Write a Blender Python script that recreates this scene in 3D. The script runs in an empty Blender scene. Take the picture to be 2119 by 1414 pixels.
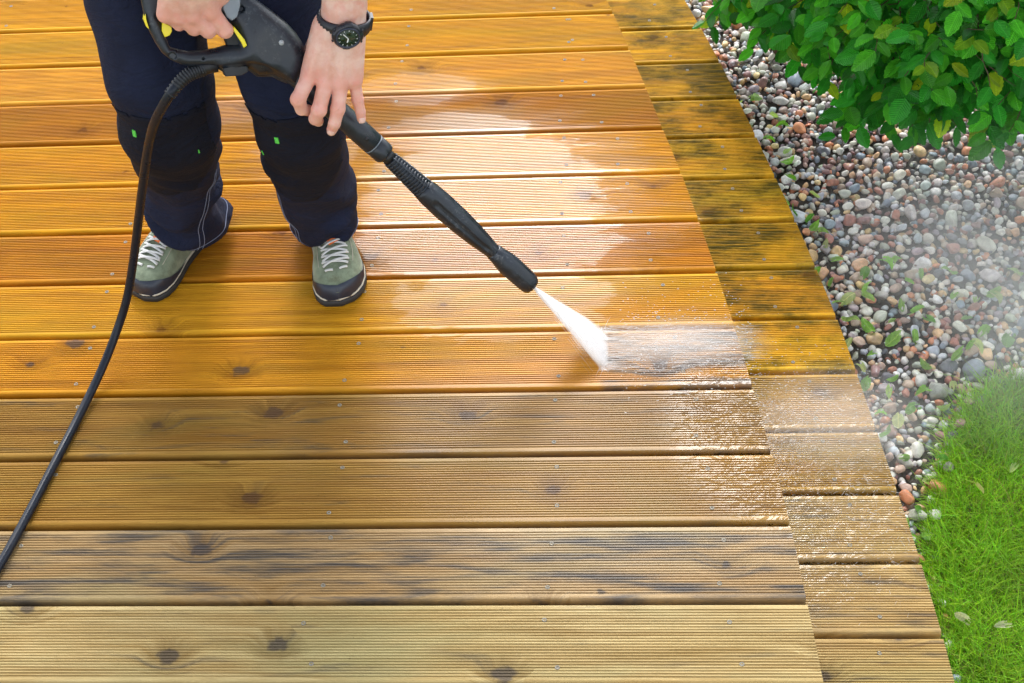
import bpy, bmesh, math, random
import numpy as np
from mathutils import Vector, Matrix, noise
from mathutils.bvhtree import BVHTree

random.seed(7); rng = np.random.default_rng(11)
S = bpy.context.scene
COL = S.collection
rad = math.radians

# ------------------------------------------------------------------ camera
CAM = Vector((0, 0, 1.898))
cr = Vector((0.99708828, 0.04093094, -0.06433988))
cu = Vector((0.01582689, 0.71428406, 0.69967691))
cf = Vector((-0.07459539, 0.69865795, -0.71155646))
cam = bpy.data.objects.new('camera', bpy.data.cameras.new('camera'))
COL.objects.link(cam)
cam.data.sensor_width = 36.0
cam.data.lens = 36.0 * 3000.0 / 2119.0
cam.data.clip_start = 0.05; cam.data.clip_end = 500
cam.matrix_world = Matrix(((cr.x, cu.x, -cf.x, CAM.x), (cr.y, cu.y, -cf.y, CAM.y), (cr.z, cu.z, -cf.z, CAM.z), (0, 0, 0, 1)))
S.camera = cam

# ------------------------------------------------------------------ sky, sun, exposure
SUN_EL, SUN_AZ = 45.0, -2.0        # azimuth from +Y towards +X
w = bpy.data.worlds.new('World'); S.world = w; w.use_nodes = True
wt = w.node_tree; wt.nodes.clear()
wo = wt.nodes.new('ShaderNodeOutputWorld'); wb = wt.nodes.new('ShaderNodeBackground')
sk = wt.nodes.new('ShaderNodeTexSky'); sk.sky_type = 'NISHITA'; sk.sun_disc = False
sk.sun_elevation = rad(SUN_EL); sk.sun_rotation = rad(SUN_AZ); sk.air_density = 1.0; sk.dust_density = 1.5; sk.ozone_density = 1.0
hs = wt.nodes.new('ShaderNodeHueSaturation'); hs.inputs['Saturation'].default_value = 0.25
wt.links.new(sk.outputs[0], hs.inputs['Color']); wt.links.new(hs.outputs[0], wb.inputs[0]); wt.links.new(wb.outputs[0], wo.inputs[0])
wb.inputs[1].default_value = 0.15
sl = bpy.data.lights.new('sun', 'SUN'); sl.energy = 0.95; sl.angle = rad(20); sl.color = (1.0, 0.985, 0.965)
sun = bpy.data.objects.new('sun', sl); COL.objects.link(sun)
sd = Vector((math.sin(rad(SUN_AZ)) * math.cos(rad(SUN_EL)), math.cos(rad(SUN_AZ)) * math.cos(rad(SUN_EL)), math.sin(rad(SUN_EL))))
sun.rotation_euler = sd.to_track_quat('Z', 'Y').to_euler()
S.view_settings.view_transform = 'Standard'; S.view_settings.look = 'None'; S.view_settings.gamma = 1.0
S.view_settings.exposure = 1.52; S.view_settings.use_curve_mapping = False
S.render.engine = 'CYCLES'
S.cycles.volume_bounces = 4; S.cycles.max_bounces = 10; S.cycles.transparent_max_bounces = 16
S.cycles.volume_step_rate = 1.0; S.cycles.use_denoising = True
S.cycles.sample_clamp_indirect = 8.0; S.cycles.adaptive_threshold = 0.03

# ------------------------------------------------------------------ helpers
def tag(o, label=None, cat=None, group=None, kind=None):
    if label: o['label'] = label
    if cat: o['category'] = cat
    if group: o['group'] = group
    if kind: o['kind'] = kind
    return o

def link(name, data, mat=None, parent=None):
    o = bpy.data.objects.new(name, data); COL.objects.link(o)
    if mat is not None and data is not None and not data.materials: data.materials.append(mat)
    if parent is not None: o.parent = parent
    return o

def mesh(name, v, f, smooth=False):
    me = bpy.data.meshes.new(name)
    me.from_pydata([tuple(map(float, p)) for p in v], [], [tuple(map(int, q)) for q in f])
    if smooth: me.polygons.foreach_set('use_smooth', [True] * len(me.polygons))
    me.update(); return me

def mobj(name, v, f, mat, parent=None, smooth=True):
    return link(name, mesh(name, v, f, smooth), mat, parent)

def empty(name, loc=(0, 0, 0)):
    o = bpy.data.objects.new(name, None); COL.objects.link(o); o.location = loc; o.empty_display_size = .05
    return o

class MB:
    """collects vertices and faces"""
    def __init__(s): s.v = []; s.f = []
    def add(s, v, f):
        b = len(s.v); s.v += [tuple(p) for p in v]; s.f += [tuple(i + b for i in q) for q in f]
    def box(s, c, sx, sy, sz, M=None):
        v = [Vector((c[0] + i * sx / 2, c[1] + j * sy / 2, c[2] + k * sz / 2)) for i in (-1, 1) for j in (-1, 1) for k in (-1, 1)]
        if M: v = [M @ p for p in v]
        s.add(v, [(0, 1, 3, 2), (4, 6, 7, 5), (0, 4, 5, 1), (2, 3, 7, 6), (0, 2, 6, 4), (1, 5, 7, 3)])
    def tube(s, pts, r, n=8, cap=True, flat=None):
        pts = [Vector(p) for p in pts]; m = len(pts)
        rs = r if hasattr(r, '__len__') else [r] * m
        t0 = (pts[1] - pts[0]).normalized()
        up = Vector((0, 0, 1)) if abs(t0.z) < .9 else Vector((1, 0, 0))
        nx = t0.cross(up).normalized(); v = []; f = []
        for i in range(m):
            t = (pts[min(i + 1, m - 1)] - pts[max(i - 1, 0)]).normalized()
            nx = (nx - t * nx.dot(t)).normalized(); ny = t.cross(nx)
            for k in range(n):
                a = 2 * math.pi * k / n
                v.append(pts[i] + (nx * math.cos(a) + ny * math.sin(a) * (flat or 1)) * rs[i])
        for i in range(m - 1):
            for k in range(n):
                f.append((i * n + k, i * n + (k + 1) % n, (i + 1) * n + (k + 1) % n, (i + 1) * n + k))
        if cap: f += [tuple(range(n - 1, -1, -1)), tuple(range((m - 1) * n, m * n))]
        s.add(v, f)
    def build(s, name, mat, parent=None, smooth=True): return mobj(name, s.v, s.f, mat, parent, smooth)

def smoothpath(pts, n=8):
    """Catmull-Rom through the points"""
    P = [Vector(p) for p in pts]; P = [P[0] * 2 - P[1]] + P + [P[-1] * 2 - P[-2]]; out = []
    for i in range(1, len(P) - 2):
        for k in range(n):
            t = k / n; a, b, c, d = P[i - 1:i + 3]
            out.append(.5 * (2 * b + (c - a) * t + (2 * a - 5 * b + 4 * c - d) * t * t + (3 * b - a - 3 * c + d) * t ** 3))
    out.append(P[-2]); return out

def smin(a, b, k):
    if k <= 0: return np.minimum(a, b)
    h = np.clip(.5 + .5 * (b - a) / k, 0, 1)
    return b * (1 - h) + a * h - k * h * (1 - h)

def cone(P, a, b, ra, rb):
    a = np.array(a, np.float32); ba = np.array(b, np.float32) - a
    x, y, z = P[..., 0] - a[0], P[..., 1] - a[1], P[..., 2] - a[2]
    t = np.clip((x * ba[0] + y * ba[1] + z * ba[2]) * np.float32(1 / max(float(ba @ ba), 1e-12)), 0, 1)
    return np.sqrt((x - t * ba[0]) ** 2 + (y - t * ba[1]) ** 2 + (z - t * ba[2]) ** 2) - (np.float32(ra) + np.float32(rb - ra) * t)

def grid(lo, hi, h):
    ax = [np.arange(l, u + h, h, dtype=np.float32) for l, u in zip(lo, hi)]
    return np.stack(np.meshgrid(*ax, indexing='ij'), -1), np.array(lo, float), h

def surface_nets(F, lo, h):
    """numpy surface nets: vertices and quads of the zero level of F"""
    s = F < 0; n = np.array(F.shape)
    c = n - 1
    cnt = np.zeros(c); pos = np.zeros((*c, 3))
    def sl(o, ax=None): return tuple(slice(o[i], o[i] + c[i]) for i in range(3))
    corners = [(i, j, k) for i in (0, 1) for j in (0, 1) for k in (0, 1)]
    for p in corners:
        for ax in range(3):
            if p[ax] == 0:
                q = list(p); q[ax] = 1
                fa = F[sl(p)]; fb = F[sl(q)]
                m = s[sl(p)] != s[sl(q)]
                t = np.where(m, fa / np.where(m, fa - fb, 1), 0)
                cnt += m
                for d in range(3):
                    pos[..., d] += np.where(m, p[d] + (t if d == ax else 0), 0)
    act = cnt > 0
    idx = -np.ones(c, int); idx[act] = np.arange(act.sum())
    cell = np.argwhere(act)
    V = lo + h * (cell + pos[act] / cnt[act][:, None])
    Q = []
    for ax in range(3):
        u, w_ = [(1, 2), (2, 0), (0, 1)][ax]
        a = [slice(None)] * 3; b = [slice(None)] * 3
        a[ax] = slice(0, n[ax] - 1); b[ax] = slice(1, n[ax])
        sa = s[tuple(a)]; sb = s[tuple(b)]
        e = np.argwhere(sa != sb)
        e = e[(e[:, u] > 0) & (e[:, w_] > 0) & (e[:, u] < n[u] - 1) & (e[:, w_] < n[w_] - 1)]
        flip = sa[tuple(e.T)]
        def I(du, dw):
            q = e.copy(); q[:, u] -= du; q[:, w_] -= dw
            return idx[tuple(q.T)]
        quad = np.stack([I(1, 1), I(0, 1), I(0, 0), I(1, 0)], 1)
        quad[~flip] = quad[~flip][:, ::-1]
        Q.append(quad)
    return V, np.concatenate(Q)

def sdf_mesh(fn, lo, hi, h):
    P, lo, h = grid(lo, hi, h)
    return surface_nets(fn(P), lo, h)

# ------------------------------------------------------------------ node helpers
class NT:
    def __init__(s, name):
        s.m = bpy.data.materials.new(name); s.m.use_nodes = True; s.t = s.m.node_tree; s.t.nodes.clear()
        s.out = s.t.nodes.new('ShaderNodeOutputMaterial')
    def n(s, ty, **kw):
        x = s.t.nodes.new(ty)
        for k, v in kw.items(): setattr(x, k, v)
        return x
    def l(s, a, b): s.t.links.new(a, b)
    def set(s, sock, v):
        if hasattr(v, 'is_output') or isinstance(v, bpy.types.NodeSocket): s.l(v, sock)
        elif hasattr(v, '__len__') and len(v) == 3 and sock.type == 'RGBA': sock.default_value = (*v, 1)
        else: sock.default_value = v
    def math(s, op, a, b=None, c=None, clamp=False):
        x = s.n('ShaderNodeMath', operation=op, use_clamp=clamp)
        for i, v in enumerate((a, b, c)):
            if v is not None: s.set(x.inputs[i], v)
        return x.outputs[0]
    def vmath(s, op, a, b):
        x = s.n('ShaderNodeVectorMath', operation=op)
        s.set(x.inputs[0], a); s.set(x.inputs[1], b); return x.outputs[0]
    def mix(s, f, a, b, mode='MIX'):
        x = s.n('ShaderNodeMix', data_type='RGBA', blend_type=mode, clamp_factor=True)
        s.set(x.inputs[0], f); s.set(x.inputs[6], a); s.set(x.inputs[7], b); return x.outputs[2]
    def noise(s, vec, scale, detail=3, rough=.55, dist=0.0, dims='3D'):
        x = s.n('ShaderNodeTexNoise', noise_dimensions=dims)
        if vec is not None: s.l(vec, x.inputs['Vector'])
        x.inputs['Scale'].default_value = scale; x.inputs['Detail'].default_value = detail
        x.inputs['Roughness'].default_value = rough; x.inputs['Distortion'].default_value = dist
        return x.outputs['Fac']
    def ramp(s, f, lo, hi, a=0.0, b=1.0, smooth=True):
        x = s.n('ShaderNodeMapRange', interpolation_type='SMOOTHSTEP' if smooth else 'LINEAR')
        s.set(x.inputs[0], f)
        for i, v in zip((1, 2, 3, 4), (lo, hi, a, b)): s.set(x.inputs[i], v)
        return x.outputs[0]
    def bump(s, hgt, strength=.3, dist=.001, normal=None):
        x = s.n('ShaderNodeBump'); s.set(x.inputs['Height'], hgt)
        x.inputs['Strength'].default_value = strength; x.inputs['Distance'].default_value = dist
        if normal is not None: s.l(normal, x.inputs['Normal'])
        return x.outputs[0]
    def pos(s): return s.n('ShaderNodeNewGeometry').outputs['Position']
    def obj(s): return s.n('ShaderNodeTexCoord').outputs['Object']
    def scale(s, v, sx, sy, sz): return s.vmath('MULTIPLY', v, (sx, sy, sz))
    def bsdf(s, color, rough=.5, **kw):
        b = s.n('ShaderNodeBsdfPrincipled'); s.set(b.inputs['Base Color'], color); s.set(b.inputs['Roughness'], rough)
        for k, v in kw.items(): s.set(b.inputs[k.replace('_', ' ')], v)
        s.l(b.outputs[0], s.out.inputs['Surface']); return b

def plain(name, color, rough=.5, var=.15, nscale=60, bump=.15, bscale=400, bdist=.0006, **kw):
    """base colour with broken-up tone and fine relief"""
    n = NT(name); p = n.obj()
    v = n.noise(p, nscale, 4)
    c = n.mix(v, tuple(x * (1 - var) for x in color), tuple(min(1, x * (1 + var)) for x in color))
    b = n.bsdf(c, n.ramp(n.noise(p, nscale * .7, 3), .3, .7, max(0, rough - .08), min(1, rough + .08)), **kw)
    n.l(n.bump(n.noise(p, bscale, 3), bump, bdist), b.inputs['Normal'])
    return n.m

# ------------------------------------------------------------------ wood
def wood_material():
    n = NT('decking_wood')
    oi = n.n('ShaderNodeObjectInfo'); P = n.pos()
    off = n.n('ShaderNodeCombineXYZ'); n.l(n.math('MULTIPLY', oi.outputs['Random'], 37.0), off.inputs[0]); n.l(n.math('MULTIPLY', oi.outputs['Random'], 91.0), off.inputs[1])
    Q = n.vmath('ADD', P, off.outputs[0])
    def attr(nm):
        a = n.n('ShaderNodeAttribute', attribute_type='OBJECT', attribute_name=nm); return a.outputs['Fac']
    dirt, algae, grey, cleanx = attr('dirt'), attr('algae'), attr('grey'), attr('clean_x')
    sx = n.n('ShaderNodeSeparateXYZ'); n.l(P, sx.inputs[0]); X, Y = sx.outputs[0], sx.outputs[1]
    vo = n.n('ShaderNodeTexVoronoi', voronoi_dimensions='2D', feature='F1'); n.l(n.scale(n.vmath('ADD', Q, (3.1, 1.7, 0)), 5.5, 7.5, 1), vo.inputs['Vector']); vo.inputs['Scale'].default_value = 1.0
    sc = n.n('ShaderNodeSeparateColor'); n.l(vo.outputs['Color'], sc.inputs[0])
    kn = n.math('ADD', vo.outputs['Distance'], n.math('MULTIPLY', n.math('SUBTRACT', n.noise(Q, 60, 3), .5), .16))
    size = n.ramp(n.math('ADD', sc.outputs[0], n.math('MULTIPLY', grey, .22)), .5, 1.0, 0.0, .10, smooth=False)
    kmask = n.ramp(n.math('SUBTRACT', kn, size), -.035, .02, 1, 0)
    kmask = n.math('MULTIPLY', kmask, n.ramp(size, .004, .02, 0, 1))
    halo = n.math('MULTIPLY', n.ramp(n.math('SUBTRACT', kn, size), .0, .22, .55, 0), n.ramp(size, .02, .06, 0, 1))
    wz = n.n('ShaderNodeCombineXYZ'); n.l(n.math('MULTIPLY', n.math('MULTIPLY', n.ramp(vo.outputs['Distance'], .02, .34, 1, 0), n.ramp(size, .02, .06, 0, 1)), .03), wz.inputs[1]); Qg = n.vmath('ADD', Q, wz.outputs[0])
    # grain
    g1 = n.noise(n.scale(Qg, 2.2, 60, 8), 1.0, 5, .6, .6)
    g2 = n.noise(n.scale(Qg, 9, 420, 20), 1.0, 3, .6)
    g3 = n.noise(n.scale(Q, 2.5, 6, 3), 1.0, 3, .5)
    base = oi.outputs['Color']
    c = n.mix(n.ramp(g1, .3, .7), n.mix(1.0, base, (.66, .58, .46), 'MULTIPLY'), n.mix(1.0, base, (1.16, 1.20, 1.3), 'MULTIPLY'))
    c = n.mix(n.ramp(g2, .35, .75, 0, .55), c, n.mix(1.0, base, (.58, .50, .4), 'MULTIPLY'))
    c = n.mix(n.ramp(g3, .35, .7, .0, .45), c, n.mix(1.0, base, (.86, .76, .6), 'MULTIPLY'))
    c = n.mix(n.ramp(n.noise(n.scale(Q, 1.7, 7, 2), 1.0, 4, .6, .5), .46, .70, 0, .6), c, n.mix(1.0, base, (.72, .86, .9), 'MULTIPLY'))
    c = n.mix(n.ramp(n.noise(n.scale(Qg, 5, 90, 4), 1.0, 4, .7), .58, .74, 0, .5), c, n.mix(1.0, base, (.50, .42, .36), 'MULTIPLY'))
    # knots
    kcol = n.mix(grey, n.mix(1.0, base, (.22, .13, .08), 'MULTIPLY'), (.045, .043, .05))
    c = n.mix(halo, c, n.mix(1.0, c, (.55, .5, .45), 'MULTIPLY'))
    c = n.mix(n.math('MULTIPLY', kmask, .72), c, kcol)
    # weathered grey dirt, left on where the jet has not yet passed
    edge = n.math('ADD', X, n.math('MULTIPLY', n.math('SUBTRACT', n.noise(n.scale(P, 20, 60, 1), 1, 3), .5), .05))
    passed = n.ramp(n.math('SUBTRACT', edge, cleanx), -.012, .012, 0, 1)
    d1 = n.noise(n.scale(Qg, 5, 42, 3), 1.0, 6, .62, .4)
    dm = n.ramp(d1, n.math('SUBTRACT', .78, n.math('MULTIPLY', dirt, .5)), n.math('SUBTRACT', .95, n.math('MULTIPLY', dirt, .42)), 0, 1)
    dm = n.math('MULTIPLY', n.math('MULTIPLY', dm, passed), n.math('MINIMUM', n.math('MULTIPLY', dirt, 1.6), .92))
    d2 = n.noise(n.scale(Q, 8, 130, 5), 1.0, 4, .65)
    dm = n.math('MULTIPLY', dm, n.ramp(d2, .25, .6, .35, 1))
    c = n.mix(dm, c, n.mix(grey, (.085, .055, .018), (.075, .070, .068)))
    am = n.noise(n.scale(Q, 7, 11, 3), 1.0, 6, .68)
    am = n.math('MULTIPLY', n.ramp(am, .36, .62, 0, 1), n.ramp(n.noise(n.scale(Q, 12, 160, 5), 1.0, 4, .65), .3, .62, .3, 1))
    c = n.mix(n.math('MULTIPLY', am, algae), c, (.060, .050, .005))
    # fibres and dirt speckle
    sp = n.noise(Q, 330, 2, .5)
    c = n.mix(n.ramp(sp, .68, .76, 0, .5), c, n.mix(1.0, c, (1.7, 1.7, 1.7), 'MULTIPLY'))
    c = n.mix(n.ramp(n.noise(Q, 210, 2, .5), .70, .76, 0, .6), c, n.mix(1.0, c, (.35, .33, .3), 'MULTIPLY'))
    # standing water: a smooth film lying over the grooves, broken edge
    def blob(cx, cy, rx, ry):
        a = n.math('DIVIDE', n.math('SUBTRACT', X, cx), rx); b = n.math('DIVIDE', n.math('SUBTRACT', Y, cy), ry)
        return n.math('SUBTRACT', 1.0, n.math('SQRT', n.math('ADD', n.math('MULTIPLY', a, a), n.math('MULTIPLY', b, b))))
    f = blob(-.27, 2.26, .33, .30)
    for q in ((-.36, 2.50, .26, .09), (-.45, 2.66, .16, .08), (-.22, 1.98, .26, .12), (.24, 1.5, .15, .10), (-.83, 2.60, .12, .08), (-.66, 2.5, .14, .2), (.40, 1.72, .16, .2)):
        f = n.math('MAXIMUM', f, blob(*q))
    wn = n.noise(n.scale(P, 9, 26, 1), 1.0, 5, .62, .3)
    f = n.math('ADD', f, n.math('MULTIPLY', n.math('SUBTRACT', wn, .5), .95))
    f = n.math('ADD', f, n.math('MULTIPLY', n.math('SUBTRACT', oi.outputs['Random'], .45), .35))
    gl = n.noise(n.scale(P, 60, 700, 1), 1.0, 2)
    f = n.math('ADD', f, n.math('MULTIPLY', n.math('SUBTRACT', gl, .5), .18))
    film = n.ramp(f, .06, .20, 0, 1)
    sheen = n.math('MAXIMUM', n.ramp(f, -.40, .12, 0, .2), n.ramp(blob(.02, 1.60, .75, .40), 0, .6, 0, .7))
    wet = n.math('MAXIMUM', n.math('MULTIPLY', film, .72), sheen)
    # ripples where the run-off moves
    rp = n.ramp(blob(.34, 1.68, .34, .36), 0, .6, 0, 1)
    rip = n.noise(n.scale(P, 24, 40, 20), 1.0, 3, .5, 1.5)
    upn = n.n('ShaderNodeCombineXYZ'); upn.inputs[2].default_value = 1
    bpn = n.n('ShaderNodeBump'); n.l(n.math('MULTIPLY', rip, rp), bpn.inputs['Height']); bpn.inputs['Strength'].default_value = .8; bpn.inputs['Distance'].default_value = .005
    n.l(upn.outputs[0], bpn.inputs['Normal'])
    rough = n.ramp(g1, .3, .7, .5, .65)
    b = n.bsdf(c, rough, Coat_Weight=wet, Coat_Roughness=n.math('MULTIPLY', n.ramp(Y, 1.85, 2.2, .36, .10), n.ramp(rp, .1, .6, 1, .25)), Coat_IOR=1.38)
    b.inputs['Specular IOR Level'].default_value = .1
    n.l(bpn.outputs[0], b.inputs['Coat Normal'])
    n.l(n.bump(n.math('ADD', n.math('MULTIPLY', g2, .5), n.math('MULTIPLY', g1, .5)), .5, .0012), b.inputs['Normal'])
    return n.m
WOOD = wood_material()
STEEL = plain('screw_steel', (.20, .18, .14), .6, Metallic=.2)
BEAM = plain('beam_wood', (.12, .08, .05), .8, nscale=20)

PITCH = .15
UPE = np.array([(-.5, .30), (.5, .303), (.9, .299), (1.149, .29), (1.294, .28), (1.446, .269), (1.597, .25), (1.743, .23), (1.897, .207), (2.052, .183), (2.193, .158), (2.343, .13), (2.494, .095), (2.647, .063), (2.799, .028), (2.958, -.009), (3.4, -.125), (4.6, -.5)])
LOE = np.array([(-.5, .535), (.5, .536), (1.265, .527), (1.361, .523), (1.508, .51), (1.656, .49), (1.806, .472), (1.952, .456), (2.107, .437), (2.257, .41), (2.406, .381), (2.554, .35), (2.705, .317), (2.854, .286), (3.009, .255), (3.284, .18), (4.6, -.2)])
def smooth_edge(T):
    c = np.polyfit(T[:, 0], T[:, 1], 6)
    return lambda y: float(.5 * np.polyval(c, y) + .5 * np.interp(y, T[:, 0], T[:, 1]))
up_edge, lo_edge = smooth_edge(UPE), smooth_edge(LOE)
STEP = .19

def plank_profile(wd, th, ng=24):
    """(y, z) outline of the grooved top with rounded corners, z = 0 at the top"""
    r = .005; hw = wd / 2; pr = []
    pr += [(-hw, -th), (-hw, -r * 1.6)]
    for a in (30, 60): pr.append((-hw + r - r * math.cos(rad(a)), -r * 1.6 + r * 1.6 * math.sin(rad(a))))
    y0 = -hw + .009; p = (wd - .018) / ng
    pr.append((y0 - .004, 0))
    for g in range(ng):
        y = y0 + g * p
        pr += [(y + p * .20, 0), (y + p * .34, -.0018), (y + p * .66, -.0018), (y + p * .80, 0)]
    pr.append((hw - .005, 0))
    for a in (60, 30): pr.append((hw - r + r * math.cos(rad(a)), -r * 1.6 + r * 1.6 * math.sin(rad(a))))
    pr += [(hw, -r * 1.6), (hw, -th)]
    return pr

def screw_mesh():
    b = MB(); n = 12; v = []; f = []
    for r, z in ((.0040, -.0004), (.0037, .0004), (.0022, .0005), (.0015, -.0006)):
        v += [(r * math.cos(2 * math.pi * k / n), r * math.sin(2 * math.pi * k / n), z) for k in range(n)]
    for i in range(3):
        for k in range(n): f.append((i * n + k, i * n + (k + 1) % n, (i + 1) * n + (k + 1) % n, (i + 1) * n + k))
    f.append(tuple(range(3 * n, 4 * n)))
    return mesh('screw', v, f, True)
SCREW = screw_mesh(); SCREW.materials.append(STEEL)

def plank(parent, yc, z, xl, edge, color, screws, dirt=0., algae=0., grey=0., clean_x=-9., wd=.1412):
    pr = plank_profile(wd, .028); n = len(pr)
    xc = 0.0
    tilt = random.uniform(-.0006, .0006)
    v = []; f = []
    xs = lambda y: edge(yc + y)
    segs = 6
    for s in range(segs + 1):
        t = s / segs
        for (y, zz) in pr:
            l = xl(yc + y) if callable(xl) else xl
            x = l + (xs(y) - l) * t
            v.append((x, y, zz))
    for s in range(segs):
        for i in range(n - 1): f.append((s * n + i, (s + 1) * n + i, (s + 1) * n + i + 1, s * n + i + 1))
    f.append(tuple(range(n))); f.append(tuple(segs * n + i for i in range(n - 1, -1, -1)))
    o = mobj('plank', v, f, WOOD, parent, False)
    o.location = (0, yc, z + random.uniform(-.0007, .0007)); o.rotation_euler = (tilt * 10, 0, random.uniform(-.0006, .0006))
    o.color = (*color, 1); o['dirt'] = dirt; o['algae'] = algae; o['grey'] = grey; o['clean_x'] = clean_x
    for sxp in screws:
        for sy in (-.043, .043):
            q = link('screw', SCREW, None, o)
            q.location = (sxp + random.uniform(-.012, .012), sy + random.uniform(-.008, .008), .0002)
            q.rotation_euler = (0, 0, random.uniform(0, 3))
    return o

# upper deck
jb = MB()
for x in (-2.3, -1.9, -1.49, -.99, -.489, -.112): jb.box((x, 2.1, -.078), .045, 5.2, .09)
deck = tag(jb.build('deck', BEAM, None, False), kind='structure')
GOLD, ORAN, BROWN = (.60, .295, .014), (.58, .265, .010), (.43, .175, .009)
rows = {  # row: colour, dirt, grey, clean_x
    -2: (ORAN, .2, 0, -9), -1: (ORAN, .15, 0, -9), 0: (ORAN, .15, 0, -9), 1: (GOLD, .15, 0, -9), 2: (GOLD, .1, 0, -9), 3: ((.64, .31, .03), .1, 0, -9), 4: (BROWN, .25, 0, -9), 5: ((.58, .265, .011), .15, 0, -9),
    6: (ORAN, .1, 0, -9), 7: ((.48, .19, .010), .15, 0, -9), 8: ((.61, .30, .015), .1, 0, -9), 9: ((.58, .265, .014), .8, .9, -.035),
    10: ((.32, .175, .034), .55, .4, -9), 11: ((.35, .195, .036), .45, .3, -9), 12: ((.43, .295, .14), .72, 1.0, -9), 13: ((.48, .365, .165), .45, .9, -9), 14: ((.42, .33, .15), .5, .6, -9)}
for j in range(-9, 22):
    yc = 2.9438 + .075 - j * PITCH
    c, d, g, cx = rows.get(j + 1, (ORAN, .2, 0, -9) if j < 0 else ((.42, .32, .14), .5, .6, -9))
    e = up_edge(yc)
    plank(deck, yc, 0, -2.6, up_edge, c, [x for x in (-1.49, -.99, -.489, -.112) if x < e - .12] + [e - .12 + (.0 if j < 5 else -.0)], d, .15 if j < 9 else .1, g, cx)

# lower step
sb = MB()
for y in np.arange(.2, 4.4, .45): sb.box((up_edge(y) + .02, y, -STEP - .058), .34, .04, .05)
step = tag(sb.build('deck_step', BEAM, None, False), kind='structure')
YG = [(.72, .40, .02), (.66, .37, .016), (.70, .36, .016), (.74, .40, .02)]
for j in range(-8, 20):
    yc = 3.0049 + .075 - j * PITCH
    if yc > 1.9: c, al, d, g = YG[j % 4], .95, .35, 0
    elif yc > 1.58: c, al, d, g = (.50, .275, .035), .45, .35, .2
    else: c, al, d, g = (.50, .345, .13), .1, .55, .9
    e = lo_edge(yc)
    plank(step, yc, -STEP, lambda y: up_edge(y) - .07, lo_edge, c, [e - .10], d, al, g)
# risers below the edges
def riser(name, edge, z0, z1, off, parent):
    ys = np.linspace(-.4, 4.3, 48); v = []; f = []
    for y in ys:
        x = edge(y) - off
        v += [(x, y, z0), (x, y, z1), (x - .02, y, z1), (x - .02, y, z0)]
    for i in range(len(ys) - 1):
        for k in range(4): f.append((i * 4 + k, i * 4 + (k + 1) % 4, i * 4 + 4 + (k + 1) % 4, i * 4 + 4 + k))
    return mobj(name, v, f, BEAM, parent, False)
riser('fascia', up_edge, -STEP - .03, -.029, .035, deck)
riser('fascia', lo_edge, -.40, -STEP - .029, .03, step)

# ------------------------------------------------------------------ ground
def soil_material():
    n = NT('soil'); p = n.pos()
    v = n.noise(p, 40, 6, .7); g = n.ramp(n.noise(p, 1.5, 2), .3, .6)
    c = n.mix(v, (.03, .026, .022), (.12, .10, .08))
    b = n.bsdf(c, .8); n.l(n.bump(n.noise(p, 90, 6, .7), .8, .01), b.inputs['Normal']); return n.m
SOIL = soil_material()
def lawn_ground_material():
    n = NT('lawn_ground'); p = n.pos()
    v = n.noise(p, 60, 6, .7); c = n.mix(v, (.02, .05, .008), (.07, .14, .02))
    b = n.bsdf(c, .8); n.l(n.bump(n.noise(p, 120, 6, .7), 1, .02), b.inputs['Normal']); return n.m
tag(mobj('ground', [(-150, -150, -.40), (150, -150, -.40), (150, 150, -.40), (-150, 150, -.40)], [(0, 1, 2, 3)], lawn_ground_material(), smooth=False), kind='structure')

GZ = -.268                                       # gravel surface level
GRASS = np.array([(-.5, .55), (1.0, .538), (1.301, .548), (1.559, .553), (1.70, .585), (1.80, .62), (1.927, .675), (1.99, .745), (2.03, .84), (2.06, 1.0), (2.07, 2.4)])
def grass_x(y): return float(np.interp(y, GRASS[:, 0], GRASS[:, 1])) if y < 2.07 else 9.

# gravel bed: soil sheet carrying the pebbles
nx, ny = 30, 40; v = []; f = []
for j in range(ny + 1):
    for i in range(nx + 1):
        x = -.3 + 2.6 * i / nx; y = 1.0 + 3.4 * j / ny
        v.append((x, y, GZ - .022 + .012 * noise.noise((x * 3, y * 3, 0))))
for j in range(ny):
    for i in range(nx): f.append((j * (nx + 1) + i, j * (nx + 1) + i + 1, (j + 1) * (nx + 1) + i + 1, (j + 1) * (nx + 1) + i))
gravel = tag(mobj('gravel_bed', v, f, SOIL), kind='structure')

def pebble_shapes(sub, count, seed):
    out = []; R = np.random.default_rng(seed)
    for k in range(count):
        bm = bmesh.new(); bmesh.ops.create_icosphere(bm, subdivisions=sub, radius=1.0)
        V = np.array([p.co[:] for p in bm.verts]); F = np.array([[q.index for q in g.verts] for g in bm.faces]); bm.free()
        for _ in range(R.integers(7, 14)):
            d = R.normal(size=3); d /= np.linalg.norm(d); h = R.uniform(.5, .92)
            ex = np.maximum(V @ d - h, 0); V = V - ex[:, None] * d * R.uniform(.6, .92)
        V = V + .05 * np.sin(V[:, [1, 2, 0]] * R.uniform(2, 4) + R.uniform(0, 6))
        V *= np.array([1.0, R.uniform(.62, .95), R.uniform(.45, .72)])
        V /= np.abs(V[:, 0]).max()
        out.append((V, F))
    return out
PEB = [(.42, .41, .39), (.50, .49, .46), (.33, .35, .37), (.17, .20, .235), (.24, .125, .10), (.34, .165, .11), (.42, .30, .20), (.30, .24, .20), (.08, .085, .095), (.20, .13, .125), (.46, .35, .22), (.27, .28, .25), (.40, .20, .13), (.58, .56, .52), (.25, .22, .24)]
PW = np.array([12, 12, 9, 7, 8, 5, 6, 9, 5, 6, 4, 8, 3, 7, 6], float); PW /= PW.sum()
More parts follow.
